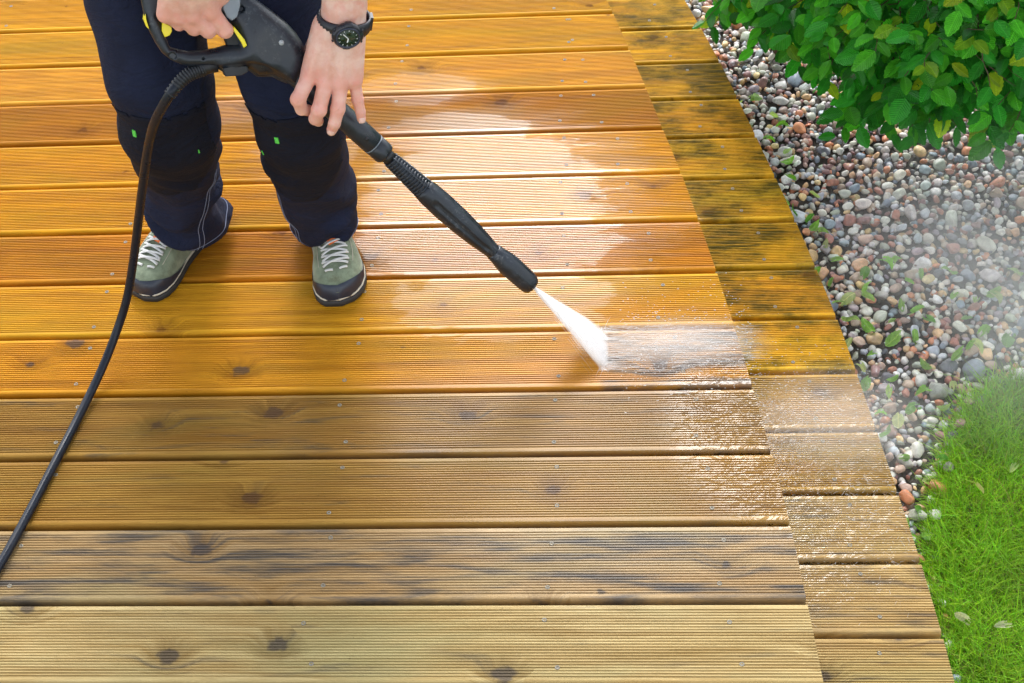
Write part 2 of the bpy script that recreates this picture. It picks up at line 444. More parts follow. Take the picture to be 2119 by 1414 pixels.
def pebble_material(name, from_attr):
    n = NT(name)
    if from_attr: base = n.n('ShaderNodeVertexColor', layer_name='tone').outputs['Color']; p = n.pos()
    else:
        oi = n.n('ShaderNodeObjectInfo'); base = oi.outputs['Color']; p = n.pos()
    a = n.noise(p, 55, 4, .6, .8); b_ = n.noise(p, 520, 3, .6)
    c = n.mix(n.ramp(a, .3, .7), n.mix(1.0, base, (.72, .70, .68), 'MULTIPLY'), n.mix(1.0, base, (1.18, 1.16, 1.12), 'MULTIPLY'))
    c = n.mix(n.ramp(b_, .55, .72, 0, .5), c, n.mix(1.0, base, (.5, .5, .5), 'MULTIPLY'))
    c = n.mix(n.ramp(n.noise(p, 400, 2), .66, .72, 0, .5), c, (.5, .48, .44))
    b = n.bsdf(c, n.ramp(a, .3, .7, .35, .6), Coat_Weight=.15, Coat_Roughness=.2)
    n.l(n.bump(b_, .25, .0008), b.inputs['Normal']); return n.m
PM_OBJ, PM_ATT = pebble_material('pebble_stone', False), pebble_material('pebble_stone_mass', True)

def in_gravel(x, y, pad=0.0):
    return lo_edge(y) - .02 + pad < x < grass_x(y) + .004 and x < 1.9
cells = {}
peb = []                                          # x, y, r
def free(x, y, r, k=.86):
    cx, cy = int(x / .05), int(y / .05)
    for i in (-1, 0, 1):
        for j in (-1, 0, 1):
            for (a, b, q) in cells.get((cx + i, cy + j), ()):
                if (a - x) ** 2 + (b - y) ** 2 < (k * (r + q)) ** 2: return False
    return True
for rr, tries in ((.020, 130), (.0155, 700), (.0122, 3000), (.0098, 10000), (.0078, 28000), (.006, 52000)):
    for _ in range(tries):
        x = random.uniform(.1, 1.75); y = random.uniform(1.15, 3.9)
        if not in_gravel(x, y, rr * .3): continue
        r = rr * random.uniform(.86, 1.16)
        if free(x, y, r):
            peb.append((x, y, r)); cells.setdefault((int(x / .05), int(y / .05)), []).append((x, y, r))
def in_view(p):
    d = Vector(p) - CAM; Z = d.dot(cf)
    return Z > .3 and abs(d.dot(cr) / Z) < 1075 / 3000 and abs(d.dot(cu) / Z) < 722 / 3000
big = sorted([p for p in peb if in_view((p[0], p[1], GZ)) and not (p[1] > 2.72 and p[0] > .5)], key=lambda p: -p[2])[:300]
bigset = set(big)
shapes_hi = pebble_shapes(3, 14, 3); shapes_lo = pebble_shapes(2, 14, 5)
PMESH = []
for V, F in shapes_hi:
    me = mesh('pebble', V, F, True); me.materials.append(PM_OBJ); PMESH.append(me)
def pcol(): 
    c = np.array(PEB[rng.choice(len(PEB), p=PW)]); c = c.mean() + (c - c.mean()) * 1.35; return np.clip(c * rng.uniform(1.15, 1.8) * rng.uniform(.94, 1.06, 3), 0, .8)
for (x, y, r) in big:
    o = link('pebble', random.choice(PMESH), None, gravel)
    s = r * random.uniform(1.0, 1.15)
    o.location = (x, y, GZ - .004 + random.uniform(-.004, .006)); o.scale = (s, s, s)
    o.rotation_euler = (random.gauss(0, .28), random.gauss(0, .28), random.uniform(0, 6.28)); o.color = (*pcol(), 1)
def mass(items, shapes, name, mat, parent):
    VV = []; FF = []; CC = []; b = 0
    for (x, y, z, r) in items:
        V, F = shapes[rng.integers(len(shapes))]
        R = np.array(Matrix.Rotation(random.uniform(0, 6.28), 3, 'Z') @ Matrix.Rotation(random.gauss(0, .4), 3, 'X') @ Matrix.Rotation(random.gauss(0, .4), 3, 'Y'))
        VV.append((V * r) @ R.T + (x, y, z)); FF.append(F + b); b += len(V); CC.append(np.tile(pcol(), (len(V), 1)))
    V = np.concatenate(VV); F = np.concatenate(FF); C = np.concatenate(CC)
    me = bpy.data.meshes.new(name); me.vertices.add(len(V)); me.vertices.foreach_set('co', V.ravel())
    me.loops.add(F.size); me.loops.foreach_set('vertex_index', F.ravel()); me.polygons.add(len(F))
    me.polygons.foreach_set('loop_start', np.arange(0, F.size, 3)); me.polygons.foreach_set('loop_total', np.full(len(F), 3))
    me.polygons.foreach_set('use_smooth', np.ones(len(F), bool)); me.update(calc_edges=True)
    at = me.color_attributes.new('tone', 'FLOAT_COLOR', 'POINT'); at.data.foreach_set('color', np.c_[C, np.ones(len(C))].ravel())
    return tag(link(name, me, mat, parent), kind='stuff')
rest = [(x, y, GZ - .006 + random.uniform(-.005, .005) - (.004 if r < .01 else 0), r * 1.08) for (x, y, r) in peb if (x, y, r) not in bigset]
for _ in range(9000):                             # fill below, and small grit between
    x = random.uniform(.1, 1.75); y = random.uniform(1.15, 3.9)
    if in_gravel(x, y): rest.append((x, y, GZ - .010 + random.uniform(-.004, .004), random.uniform(.006, .012)))
mass(rest, shapes_lo, 'pebbles', PM_ATT, gravel)
#PART2
# ------------------------------------------------------------------ lawn
def blade_material():
    n = NT('grass_blade'); tone = n.n('ShaderNodeVertexColor', layer_name='tone').outputs['Color']
    d = n.n('ShaderNodeBsdfPrincipled'); n.l(tone, d.inputs['Base Color']); d.inputs['Roughness'].default_value = .45; d.inputs['Specular IOR Level'].default_value = .3
    t = n.n('ShaderNodeBsdfTranslucent'); n.l(n.mix(1.0, tone, (1.1, 1.25, .5), 'MULTIPLY'), t.inputs[0])
    m = n.n('ShaderNodeMixShader'); m.inputs[0].default_value = .38; n.l(d.outputs[0], m.inputs[1]); n.l(t.outputs[0], m.inputs[2]); n.l(m.outputs[0], n.out.inputs['Surface'])
    return n.m
LZ = -.285
v = []; f = []
ys = np.linspace(-.5, 2.12, 54)
for y in ys:
    g = grass_x(min(y, 2.06)) + .01
    for k, t in enumerate((0, .03, .1, .3, .6, 1.0)):
        v.append((g + t * 2.2, y, LZ - .02 * (k == 0) + .006 * noise.noise((g * 4 + t * 9, y * 4, 2))))
for j in range(len(ys) - 1):
    for k in range(5): f.append((j * 6 + k, j * 6 + k + 1, j * 6 + 7 + k, j * 6 + 6 + k))
tag(mobj('lawn', v, f, SOIL), kind='structure')
def ribbons(base, direc, length, width, bend, tone, name, mat, segs=3):
    """many thin bent blades as one mesh (numpy)"""
    N = len(base); side = np.cross(direc, bend); side /= np.linalg.norm(side, axis=1)[:, None] + 1e-9
    V = np.zeros((N, 2 * segs + 1, 3))
    for s in range(segs + 1):
        t = s / segs
        c = base + direc * (length * t)[:, None] + bend * (length * t * t)[:, None]
        wv = side * (width * (1 - t) ** .7 * .5)[:, None]
        if s < segs: V[:, 2 * s] = c - wv; V[:, 2 * s + 1] = c + wv
        else: V[:, 2 * s] = c
    tri = []
    for s in range(segs - 1): tri += [(2 * s, 2 * s + 1, 2 * s + 3), (2 * s, 2 * s + 3, 2 * s + 2)]
    tri.append((2 * segs - 2, 2 * segs - 1, 2 * segs))
    tri = np.array(tri); k = 2 * segs + 1
    F = (np.arange(N)[:, None, None] * k + tri[None]).reshape(-1, 3); V = V.reshape(-1, 3)
    C = np.repeat(tone, k, axis=0)
    return soup(name, V, F, C, mat)
def soup(name, V, F, C, mat, uv=None, parent=None, smooth=True):
    me = bpy.data.meshes.new(name); me.vertices.add(len(V)); me.vertices.foreach_set('co', np.ascontiguousarray(V, dtype=np.float32).ravel())
    me.loops.add(F.size); me.loops.foreach_set('vertex_index', F.ravel().astype(np.int32)); me.polygons.add(len(F))
    me.polygons.foreach_set('loop_start', np.arange(0, F.size, 3)); me.polygons.foreach_set('loop_total', np.full(len(F), 3))
    me.polygons.foreach_set('use_smooth', np.full(len(F), smooth)); me.update(calc_edges=True)
    if C is not None:
        at = me.color_attributes.new('tone', 'FLOAT_COLOR', 'POINT'); at.data.foreach_set('color', np.c_[C, np.ones(len(C))].astype(np.float32).ravel())
    if uv is not None:
        ul = me.uv_layers.new(name='UVMap'); ul.data.foreach_set('uv', uv[F.ravel()].astype(np.float32).ravel())
    return link(name, me, mat, parent)
B = []
while len(B) < 78000:
    y = rng.uniform(.7, 2.12); g = grass_x(min(y, 2.06))
    x = g + (rng.exponential(.3) if rng.random() < .55 else rng.uniform(0, .75)) - .012 + .012 * noise.noise((y * 25, 3, 1))
    if x < 1.7: B.append((x, y))
B = np.array(B); N = len(B)
edge_d = B[:, 0] - np.array([grass_x(min(y, 2.06)) for y in B[:, 1]])
th = rng.uniform(0, 2 * np.pi, N); lean = np.abs(rng.normal(.25, .25, N))
direc = np.c_[np.cos(th) * lean, np.sin(th) * lean, np.ones(N)]
fr = edge_d < .06
direc[fr, 0] -= rng.uniform(0, .8, fr.sum())
top = (B[:, 1] > 1.9); direc[top, 1] += rng.uniform(-.1, .6, top.sum())
direc /= np.linalg.norm(direc, axis=1)[:, None]
th2 = th + rng.normal(0, .5, N); bn = rng.uniform(.1, .75, N)
bend = np.c_[np.cos(th2) * bn, np.sin(th2) * bn, -bn * .45]
length = rng.uniform(.028, .062, N) * (1 + .6 * (rng.random(N) < .06))
patch = np.array([noise.noise((x * 9, y * 9, 4)) for x, y in B])
tone = np.array([(.21, .44, .022)]) * rng.uniform(.6, 1.5, (N, 1)) * (1 + .45 * patch[:, None]) * np.c_[rng.uniform(.8, 1.4, N), np.ones(N), rng.uniform(.6, 1.4, N)]
dry = rng.random(N) < .11 + .10 * (patch > .1); tone[dry] = np.array([(.36, .30, .10)]) * rng.uniform(.6, 1.2, (dry.sum(), 1))
length[dry] *= .75
tag(ribbons(np.c_[B, np.full(N, LZ)], direc, length, rng.uniform(.0012, .0026, N), bend, tone, 'grass', blade_material()), 'short bright green lawn grass growing beside the gravel', 'grass', kind='stuff')

# ------------------------------------------------------------------ hedge
def leaf_material(name, attr):
    n = NT(name)
    base = n.n('ShaderNodeVertexColor', layer_name='tone').outputs['Color'] if attr else n.n('ShaderNodeObjectInfo').outputs['Color']
    uv = n.n('ShaderNodeTexCoord').outputs['UV']; s = n.n('ShaderNodeSeparateXYZ'); n.l(uv, s.inputs[0])
    u = n.math('ABSOLUTE', n.math('SUBTRACT', s.outputs[0], .5)); ph = n.math('MULTIPLY', n.math('SUBTRACT', s.outputs[1], n.math('MULTIPLY', u, .55)), 12.0)
    vein = n.math('ABSOLUTE', n.math('SUBTRACT', n.math('FRACT', ph), .5))
    line = n.ramp(vein, .40, .5, 0, 1); mid = n.ramp(u, .012, .035, 1, 0)
    k = n.math('MAXIMUM', n.math('MULTIPLY', line, .55), mid)
    p = n.pos(); c = n.mix(n.ramp(n.noise(p, 90, 3), .3, .7), n.mix(1.0, base, (.75, .8, .8), 'MULTIPLY'), n.mix(1.0, base, (1.2, 1.15, 1.1), 'MULTIPLY'))
    c = n.mix(n.math('MULTIPLY', k, .8), c, n.mix(1.0, base, (2.0, 1.6, 1.6), 'MULTIPLY'))
    b = n.n('ShaderNodeBsdfPrincipled'); n.l(c, b.inputs['Base Color']); b.inputs['Roughness'].default_value = .28; b.inputs['Specular IOR Level'].default_value = .45
    n.l(n.bump(n.math('SUBTRACT', 1.0, n.math('MULTIPLY', n.math('SUBTRACT', 1.0, vein), 1.0)), 1.0, .0035), b.inputs['Normal'])
    t = n.n('ShaderNodeBsdfTranslucent'); n.l(n.mix(1.0, base, (1.0, 1.4, .5), 'MULTIPLY'), t.inputs[0])
    m = n.n('ShaderNodeMixShader'); m.inputs[0].default_value = .35; n.l(b.outputs[0], m.inputs[1]); n.l(t.outputs[0], m.inputs[2]); n.l(m.outputs[0], n.out.inputs['Surface'])
    return n.m
LM_OBJ, LM_ATT = leaf_material('leaf', False), leaf_material('leaf_mass', True)
def leaf_shape(seed):
    """toothed ovate leaf, stalk at the origin, tip at +x, length 1"""
    R = np.random.default_rng(seed); n = 12; V = []; UV = []; F = []
    wm = R.uniform(.25, .31); curl = R.uniform(-.12, .18); fold = R.uniform(.06, .2); sk = R.uniform(-.03, .03)
    for i in range(n + 1):
        t = i / n
        wd = wm * 3.0 * t ** .7 * (1 - t) ** .88
        if 0 < i < n: wd += .018 * (1 if i % 2 else -1)
        zc = -curl * (t - .4) ** 2 * 2
        for q in (-1, -.5, 0, .5, 1):
            V.append((t, q * wd + sk * math.sin(3 * t), zc + abs(q) * wd * fold * 1.6 + .012 * math.sin(t * 38) * (abs(q) == .5)))
            UV.append((.5 + .5 * q * (wd / .33), t))
    for i in range(n):
        for q in range(4):
            a = i * 5 + q; F += [(a, a + 5, a + 6), (a, a + 6, a + 1)]
    return np.array(V), np.array(F), np.array(UV)
LEAVES = [leaf_shape(s) for s in range(8)]
LMESH = []
for V, F, UV in LEAVES:
    me = mesh('leaf', V, F, True); ul = me.uv_layers.new(name='UVMap'); ul.data.foreach_set('uv', UV[F.ravel()].astype(np.float32).ravel()); me.materials.append(LM_OBJ); LMESH.append(me)
FRONT = np.array([(.22, 3.35), (.31, 3.05), (.40, 2.90), (.50, 2.76), (.58, 2.66), (.68, 2.60), (.82, 2.575), (1.0, 2.57), (1.35, 2.6), (1.9, 2.66)])
def front_y(x): return float(np.interp(x, FRONT[:, 0], FRONT[:, 1]))
def low_z(x): return -.045 + .07 * min(1, max(0, (x - .6) / .12)) + .035 * noise.noise((x * 6, 1.3, 0)) + (.06 if .42 < x < .56 else 0)
def frame(t, nrm):
    t = t.normalized(); b = nrm.cross(t).normalized(); nn = t.cross(b)
    return Matrix((t, b, nn)).transposed()
def leaf_tone():
    r = random.random()
    if r < .035: c = np.array((.36, .52, .018))
    elif r < .40: c = np.array((.075, .40, .022))
    else: c = np.array((.03, .26, .022))
    return c * random.uniform(.6, 1.6)
lv = []                                          # (pos, rot, size, tone, depth)
twigs = []
def add_twig(p0, d, n, size, depth):
    """a drooping twig with leaves alternating along it"""
    d = d.normalized(); p = p0.copy(); path = [p.copy()]; young = random.random() < .06
    for k in range(n):
        d = (d + Vector((random.gauss(0, .18), random.gauss(0, .18), random.gauss(-.10, .12)))).normalized()
        p = p + d * random.uniform(.02, .032); path.append(p.copy())
        sidev = d.cross(Vector((0, 0, 1))).normalized() * (1 if k % 2 else -1)
        tdir = (d * .7 + sidev * .75 + Vector((0, -.05, -.35 + random.gauss(0, .2)))).normalized()
        up = (Vector((.05, -.55, .75)) + Vector((random.gauss(0, .35), random.gauss(0, .3), random.gauss(0, .2)))).normalized()
        s = size * random.uniform(.75, 1.2) * (.75 if k == n - 1 and young else 1)
        tn = leaf_tone()
        if young and k >= n - 2: tn = np.array((.20, .40, .02)) * random.uniform(.8, 1.2)
        lv.append((p.copy(), frame(tdir, up), s, tn, depth))
    twigs.append(path)
for _ in range(2700):
    x = random.uniform(.27, 1.75); dep = min(.34, random.expovariate(9.)) if random.random() < .8 else random.uniform(0, .4)
    z = random.uniform(low_z(x), .62) if random.random() < .75 else random.uniform(low_z(x), .15)
    y = front_y(x) + dep + .10 * noise.noise((x * 5, z * 6, 3)) + max(0, z - .05) * .25
    if x < .46 and z < -.02 and random.random() < .5: continue
    if .40 < x < .50 and z < .02 and random.random() < .6: continue
    out = Vector((-.35 if x < .6 else -.1, -1, -.1)); out.x += random.gauss(0, .55); out.z += random.gauss(0, .4)
    add_twig(Vector((x, y, z)), out, random.randint(3, 6), random.uniform(.040, .060), dep)
hedge = empty('hedge', (.9, 2.95, GZ)); tag(hedge, 'leafy green hedge overhanging the pebbles beside the deck', 'hedge')
bpy.context.view_layer.update()
def put(o): o.matrix_parent_inverse = hedge.matrix_world.inverted()
vis = sorted([l for l in lv if in_view(l[0])], key=lambda l: (l[4] + .15 * (l[0].z > .2)) - l[2] * 3)
pick = vis[:300]; pid = set(id(l) for l in pick)
for l in pick:
    o = link('leaf', random.choice(LMESH), None, hedge); put(o)
    o.matrix_world = Matrix.Translation(l[0]) @ (l[1] * l[2]).to_4x4(); o.color = (*np.clip(l[3], 0, 1), 1)
VV = []; FF = []; CC = []; UU = []; b = 0
for l in lv:
    if id(l) in pid: continue
    V, F, UV = LEAVES[rng.integers(8)]
    VV.append((V * l[2]) @ np.array(l[1]).T + np.array(l[0])); FF.append(F + b); b += len(V); UU.append(UV); CC.append(np.tile(l[3], (len(V), 1)))
o = soup('foliage', np.concatenate(VV), np.concatenate(FF), np.concatenate(CC), LM_ATT, np.concatenate(UU), hedge); put(o); o['kind'] = 'stuff'
BARK = plain('bark', (.10, .055, .035), .7, nscale=90)
tb = MB()
for path in twigs[::2]:
    tb.tube(path, [.0016 - .0009 * i / len(path) for i in range(len(path))], 4, False)
o = tb.build('twig', BARK, hedge); put(o); o['kind'] = 'stuff'
for k in range(9):
    x = .42 + k * .16; y = front_y(x) + .28 + random.uniform(-.04, .04)
    pts = [(x, y, GZ - .05)]
    for q in range(5): pts.append((pts[-1][0] + random.gauss(0, .025), pts[-1][1] + random.gauss(-.012, .02), pts[-1][2] + .19))
    tb = MB(); tb.tube(smoothpath(pts, 4), list(np.linspace(.012, .004, 21)), 7)
    o = tb.build('stem', BARK, hedge); put(o)

# ------------------------------------------------------------------ leaf scraps lying about
def scrap_mesh(seed):
    R = np.random.default_rng(seed); V, F, UV = leaf_shape(seed + 40)
    V = V.copy()
    a = R.uniform(3, 7); V[:, 2] += .10 * np.sin(V[:, 0] * a + R.uniform(0, 6)) + .08 * np.sin(V[:, 1] * 11 + R.uniform(0, 6))
    V[:, 1] *= R.uniform(.5, 1.1)
    cut = R.uniform(.55, 1.0); keep = [i for i, t in enumerate(F) if V[t, 0].mean() < cut + .15 * math.sin(V[t, 1].mean() * 30)]
    V[:, 2] -= V[:, 2].min()
    me = mesh('fallen_leaf', V, F[keep], True); ul = me.uv_layers.new(name='UVMap'); ul.data.foreach_set('uv', UV[F[keep].ravel()].astype(np.float32).ravel()); me.materials.append(LM_OBJ); return me
SCR = [scrap_mesh(s) for s in range(9)]
spots = []
for _ in range(1600):
    y = random.uniform(1.55, 2.95); e = lo_edge(y)
    x = e + .02 + (random.expovariate(7) if random.random() < .7 else random.uniform(0, .6))
    if y > 2.35: x = e + random.uniform(.005, .09)
    if not in_gravel(x, y) or not in_view((x, y, GZ)): continue
    if y > 2.62 and x > .5: continue
    if all((x - a) ** 2 + (y - c_) ** 2 > .0019 for a, c_ in spots): spots.append((x, y))
    if len(spots) >= 76: break
for (x, y) in spots:
    o = link('fallen_leaf', random.choice(SCR)); o.location = (x, y, GZ + .008); s = random.uniform(.026, .05); o.scale = (s, s, s)
    o.rotation_euler = (random.gauss(0, .35), random.gauss(0, .3), random.uniform(0, 6.28))
    c = np.array(random.choice([(.22, .40, .08), (.30, .45, .12), (.13, .32, .05), (.42, .48, .20), (.22, .46, .06)])) * random.uniform(.95, 1.5)
    near = x < lo_edge(y) + .1
    o.color = (*c, 1); tag(o, 'torn green leaf scrap on the pebbles close along the step edge' if near else 'torn green leaf scrap out on the open pebbles away from the step', 'leaf', 'leaf scraps along the step edge' if near else 'leaf scraps out on the pebbles')
for (x, y, s, rz, c, lab) in ((.622, 1.402, .032, .1, (.62, .6, .42), 'large curled cream withered leaf lying flat on the lawn'), (.562, 1.43, .03, -.8, (.55, .55, .3), 'narrow pale dry leaf at the lawn edge near the step'), (.655, 1.685, .028, 1.9, (.6, .52, .25), 'small twisted straw coloured leaf higher up on the lawn'), (.712, 1.735, .03, .9, (.45, .55, .2), 'pale yellow green leaf on the misty part of the lawn')):
    o = link('fallen_leaf', random.choice(SCR)); o.location = (x, y, LZ + .045); o.scale = (s * 1.3, s * .8, s); o.rotation_euler = (.2, -.1, rz); o.color = (*c, 1); tag(o, lab, 'leaf', 'withered leaves on the grass')
#PART3
# ------------------------------------------------------------------ person
NAVY = None
def cloth_material(name, color, weave=2600, var=.25):
    n = NT(name); p = n.obj()
    tw = n.n('ShaderNodeTexWave', wave_type='BANDS', bands_direction='DIAGONAL'); n.l(p, tw.inputs['Vector']); tw.inputs['Scale'].default_value = weave / 20; tw.inputs['Distortion'].default_value = 2.0
    a = n.noise(p, 14, 5, .6); fine = n.noise(p, 900, 3, .6)
    c = n.mix(n.ramp(a, .3, .7), tuple(x * (1 - var) for x in color), tuple(x * (1 + var) for x in color))
    c = n.mix(n.ramp(fine, .3, .75, 0, .5), c, tuple(x * 1.9 for x in color))
    b = n.bsdf(c, .85, Sheen_Weight=.0, Sheen_Roughness=.5)
    b.inputs['Specular IOR Level'].default_value = .2
    h = n.math('ADD', n.math('MULTIPLY', fine, .5), n.math('MULTIPLY', n.math('ABSOLUTE', n.math('SUBTRACT', n.noise(n.scale(p, 13, 13, 26), 1, 4, .55, .8), .5)), 7.0))
    n.l(n.bump(h, .8, .0030), b.inputs['Normal']); return n.m
CLOTH = cloth_material('navy_work_cloth', (.0085, .0120, .030))
PATCH = cloth_material('black_patch_cloth', (.0058, .0072, .015))
SHIRT = cloth_material('shirt_cloth', (.03, .035, .05))
STITCH = plain('stitch_thread', (.17, .20, .30), .8)
GREEN = plain('green_tab', (.10, .62, .08), .6)
def skin_material():
    n = NT('skin'); p = n.obj()
    a = n.noise(p, 38, 4, .6); b_ = n.noise(p, 420, 4, .65); v = n.noise(n.scale(p, 60, 60, 60), 1.0, 3, .5, 1.5)
    c = n.mix(n.ramp(a, .34, .68), (.70, .38, .29), (.80, .55, .46))
    c = n.mix(n.ramp(n.noise(p, 55, 2), .52, .72, 0, .55), c, (.74, .32, .26))
    c = n.mix(n.ramp(b_, .55, .75, 0, .35), c, (.62, .32, .24))
    fl = n.n('ShaderNodeVertexColor', layer_name='flush').outputs['Color']
    c = n.mix(n.math('MULTIPLY', fl, n.ramp(a, .3, .7, .35, .8)), c, (.72, .25, .19))
    b = n.bsdf(c, .5, Subsurface_Weight=.25, Subsurface_Radius=(.012, .005, .003), Subsurface_Scale=.6)
    b.inputs['Specular IOR Level'].default_value = .35
    cr_ = n.n('ShaderNodeTexVoronoi', feature='DISTANCE_TO_EDGE'); n.l(p, cr_.inputs['Vector']); cr_.inputs['Scale'].default_value = 480
    n.l(n.bump(n.math('ADD', n.math('MULTIPLY', n.ramp(cr_.outputs['Distance'], 0, .2), .5), n.math('MULTIPLY', b_, 1.2)), .35, .0007), b.inputs['Normal'])
    return n.m
SKIN = skin_material(); NAIL = plain('nail', (.78, .52, .45), .3, var=.05)
HAIR = plain('hair', (.06, .035, .02), .6, nscale=200)

person = empty('person', (-.7, 2.15, 0))
tag(person, 'person in dark navy work trousers and green shoes holding a pressure washer gun', 'person')
bpy.context.view_layer.update()
PINV = person.matrix_world.inverted()
def wear(o):
    if o.parent == person: o.matrix_parent_inverse = PINV
    return o

LEG_R = [(-.850, 2.155, .03, .064), (-.848, 2.148, .065, .064), (-.839, 2.115, .115, .064), (-.826, 2.099, .2, .067), (-.8, 2.059, .3, .075), (-.769, 1.99, .42, .083), (-.757, 1.979, .515, .082), (-.765, 2.01, .575, .082), (-.775, 2.047, .635, .09), (-.735, 2.12, .78, .098)]
LEG_L = [(-.578, 2.150, .03, .058), (-.574, 2.142, .065, .059), (-.566, 2.106, .115, .063), (-.563, 2.086, .185, .071), (-.557, 2.035, .3, .073), (-.539, 1.98, .42, .074), (-.534, 1.968, .515, .078), (-.541, 1.998, .575, .08), (-.555, 2.034, .635, .088), (-.535, 2.12, .78, .098)]
def trousers_sdf(P):
    d = np.full(P.shape[:-1], 9.)
    for L in (LEG_R, LEG_L):
        e = np.full(P.shape[:-1], 9.)
        for a, b in zip(L[:-1], L[1:]): e = smin(e, cone(P, a[:3], b[:3], a[3], b[3]), .02)
        d = np.minimum(d, e)
    d = smin(d, cone(P, (-.845, 2.15, .03), (-.832, 2.12, .16), .066, .05), .02)
    d = smin(d, cone(P, (-.818, 2.198, .03), (-.832, 2.12, .16), .048, .04), .03)
    d = smin(d, cone(P, (-.588, 2.18, .03), (-.572, 2.1, .16), .05, .04), .03)
    d = smin(d, cone(P, (-.69, 2.15, .86), (-.56, 2.15, .86), .11, .11), .06)
    d = smin(d, cone(P, (-.66, 2.15, .98), (-.59, 2.15, .98), .10, .10), .06)
    # cloth folds: slanting ridges that gather at the ankle and behind the knee
    x, y, z = P[..., 0], P[..., 1], P[..., 2]
    low = np.clip((.40 - z) / .25, 0, 1) * np.clip((z - .03) / .06, 0, 1)
    sgn = np.where(x < -.68, 1, -1)
    q = z * 62 + sgn * x * 26 + 5 * y + 1.8 * np.sin(x * 30 + z * 14) + 1.3 * np.sin(y * 27 - z * 19)
    fold = (np.abs(np.sin(q * .5)) ** 1.5 - .45) * (.55 + .45 * np.sin(x * 41 + y * 35 + 2))
    d = d + low * .028 * fold
    up = np.clip((z - .44) / .1, 0, 1)
    q2 = z * 34 - sgn * x * 30 + 2.0 * np.sin(y * 18 + z * 9)
    d = d - up * .009 * np.sin(q2) * (.5 + .5 * np.sin(x * 19 + z * 23))
    d = np.maximum(d, .036 - z + .010 * np.sin(x * 22 + 1))
    return d
V, Q = sdf_mesh(trousers_sdf, (-.98, 1.86, .01), (-.40, 2.30, 1.10), .0062)
trousers = wear(mobj('trousers', V, Q, CLOTH, person)); TB = BVHTree.FromPolygons([tuple(p) for p in V], [tuple(q) for q in Q])
def leg_axis(L, z):
    T = np.array(L); return Vector((np.interp(z, T[:, 2], T[:, 0]), np.interp(z, T[:, 2], T[:, 1]), z))
def on_leg(L, z, ang, lift=.001):
    """point on the cloth; angle 0 faces the front (-y), positive towards +x"""
    c = leg_axis(L, z); d = Vector((math.sin(rad(ang)), -math.cos(rad(ang)), 0))
    h = TB.ray_cast(c + d * .125, -d, .2)
    return (h[0] + h[1] * lift, h[1]) if h[0] else (c + d * .07, d)
# knee patches: stitched-on panels over the knees
VN = np.array(V); tri_c = VN[Q].mean(1)
for L in (LEG_R, LEG_L):
    T = np.array(L); ax = np.interp(tri_c[:, 2], T[:, 2], T[:, 0]); ay = np.interp(tri_c[:, 2], T[:, 2], T[:, 1])
    dx, dy = tri_c[:, 0] - ax, tri_c[:, 1] - ay; ang = np.degrees(np.arctan2(dx, -dy)); r = np.hypot(dx, dy)
    zlo = .26 + .07 * np.clip(np.abs(ang) / 60, 0, 1) ** 2.2; zhi = .50
    sel = (np.abs(ang) < 62) & (tri_c[:, 2] > zlo) & (tri_c[:, 2] < zhi) & (r < .12)
    used, inv = np.unique(Q[sel].ravel(), return_inverse=True)
    me = mesh('knee_patch', VN[used], inv.reshape(-1, 4), True)
    nr = np.array([vv.normal[:] for vv in me.vertices])
    me.vertices.foreach_set('co', (VN[used] + nr * .0022).astype(np.float32).ravel())
    o = wear(link('knee_patch', me, PATCH, trousers))
    so = o.modifiers.new('thick', 'SOLIDIFY'); so.thickness = .002; so.offset = -1
def stitch(pts): 
    runs = [[pts[0]]]
    for q in pts[1:]:
        if (q - runs[-1][-1]).length < .03: runs[-1].append(q)
        else: runs.append([q])
    b = MB()
    for r_ in runs:
        if len(r_) > 2: b.tube(r_, .0007, 5)
    return wear(b.build('stitching', STITCH, trousers))
for L, s in ((LEG_R, 1), (LEG_L, -1)):
    stitch([on_leg(L, .062, a, .0006)[0] for a in range(-150, 151, 6)])
    for o_ in (0, 7): stitch([on_leg(L, z, s * (22 + o_ + (z - .05) * 210), .0006)[0] for z in np.linspace(.05, .27, 40)])
for (L, z, a, sx, sz) in ((LEG_R, .463, -26, .007, .012), (LEG_L, .447, -18, .007, .012), (LEG_R, .41, 42, .002, .007), (LEG_L, .40, -44, .002, .009)):
    p, nn = on_leg(L, z, a, .003); M = Matrix.Translation(p) @ nn.to_track_quat('Y', 'Z').to_matrix().to_4x4()
    b = MB(); b.box((0, 0, 0), sx, .002, sz, M); wear(b.build('tab', GREEN, trousers, False))
# side pocket flap of the left leg (man's), edge below the gun
# ---- arms, hands, head
HL = dict(index=[(-.4746, 1.8516, .6065), (-.4913, 1.8211, .5854), (-.4917, 1.8308, .5598), (-.4854, 1.8515, .5415)],
    middle=[(-.4501, 1.8495, .5963), (-.4623, 1.822, .5635), (-.4723, 1.8265, .5437), (-.4729, 1.8446, .5264)],
    ring=[(-.4274, 1.8543, .5902), (-.4348, 1.8315, .5574), (-.4424, 1.8231, .5359), (-.4486, 1.8261, .5225)],
    pinky=[(-.4083, 1.8641, .588), (-.4063, 1.8558, .5571), (-.4039, 1.8499, .537), (-.4036, 1.8472, .5259)],
    thumb=[(-.4623, 1.9055, .6343), (-.4857, 1.9082, .5973), (-.4839, 1.9125, .545), (-.4675, 1.9104, .5174)],
    meta=[(-.4459, 1.8769, .6727), (-.4291, 1.8761, .6754), (-.4133, 1.8784, .6733), (-.399, 1.8831, .6669)],
    arm=[(-.4198, 1.8895, .6664), (-.4117, 1.8953, .6971), (-.4058, 1.9034, .734), (-.3818, 1.926, .90), (-.42, 1.93, 1.24)])
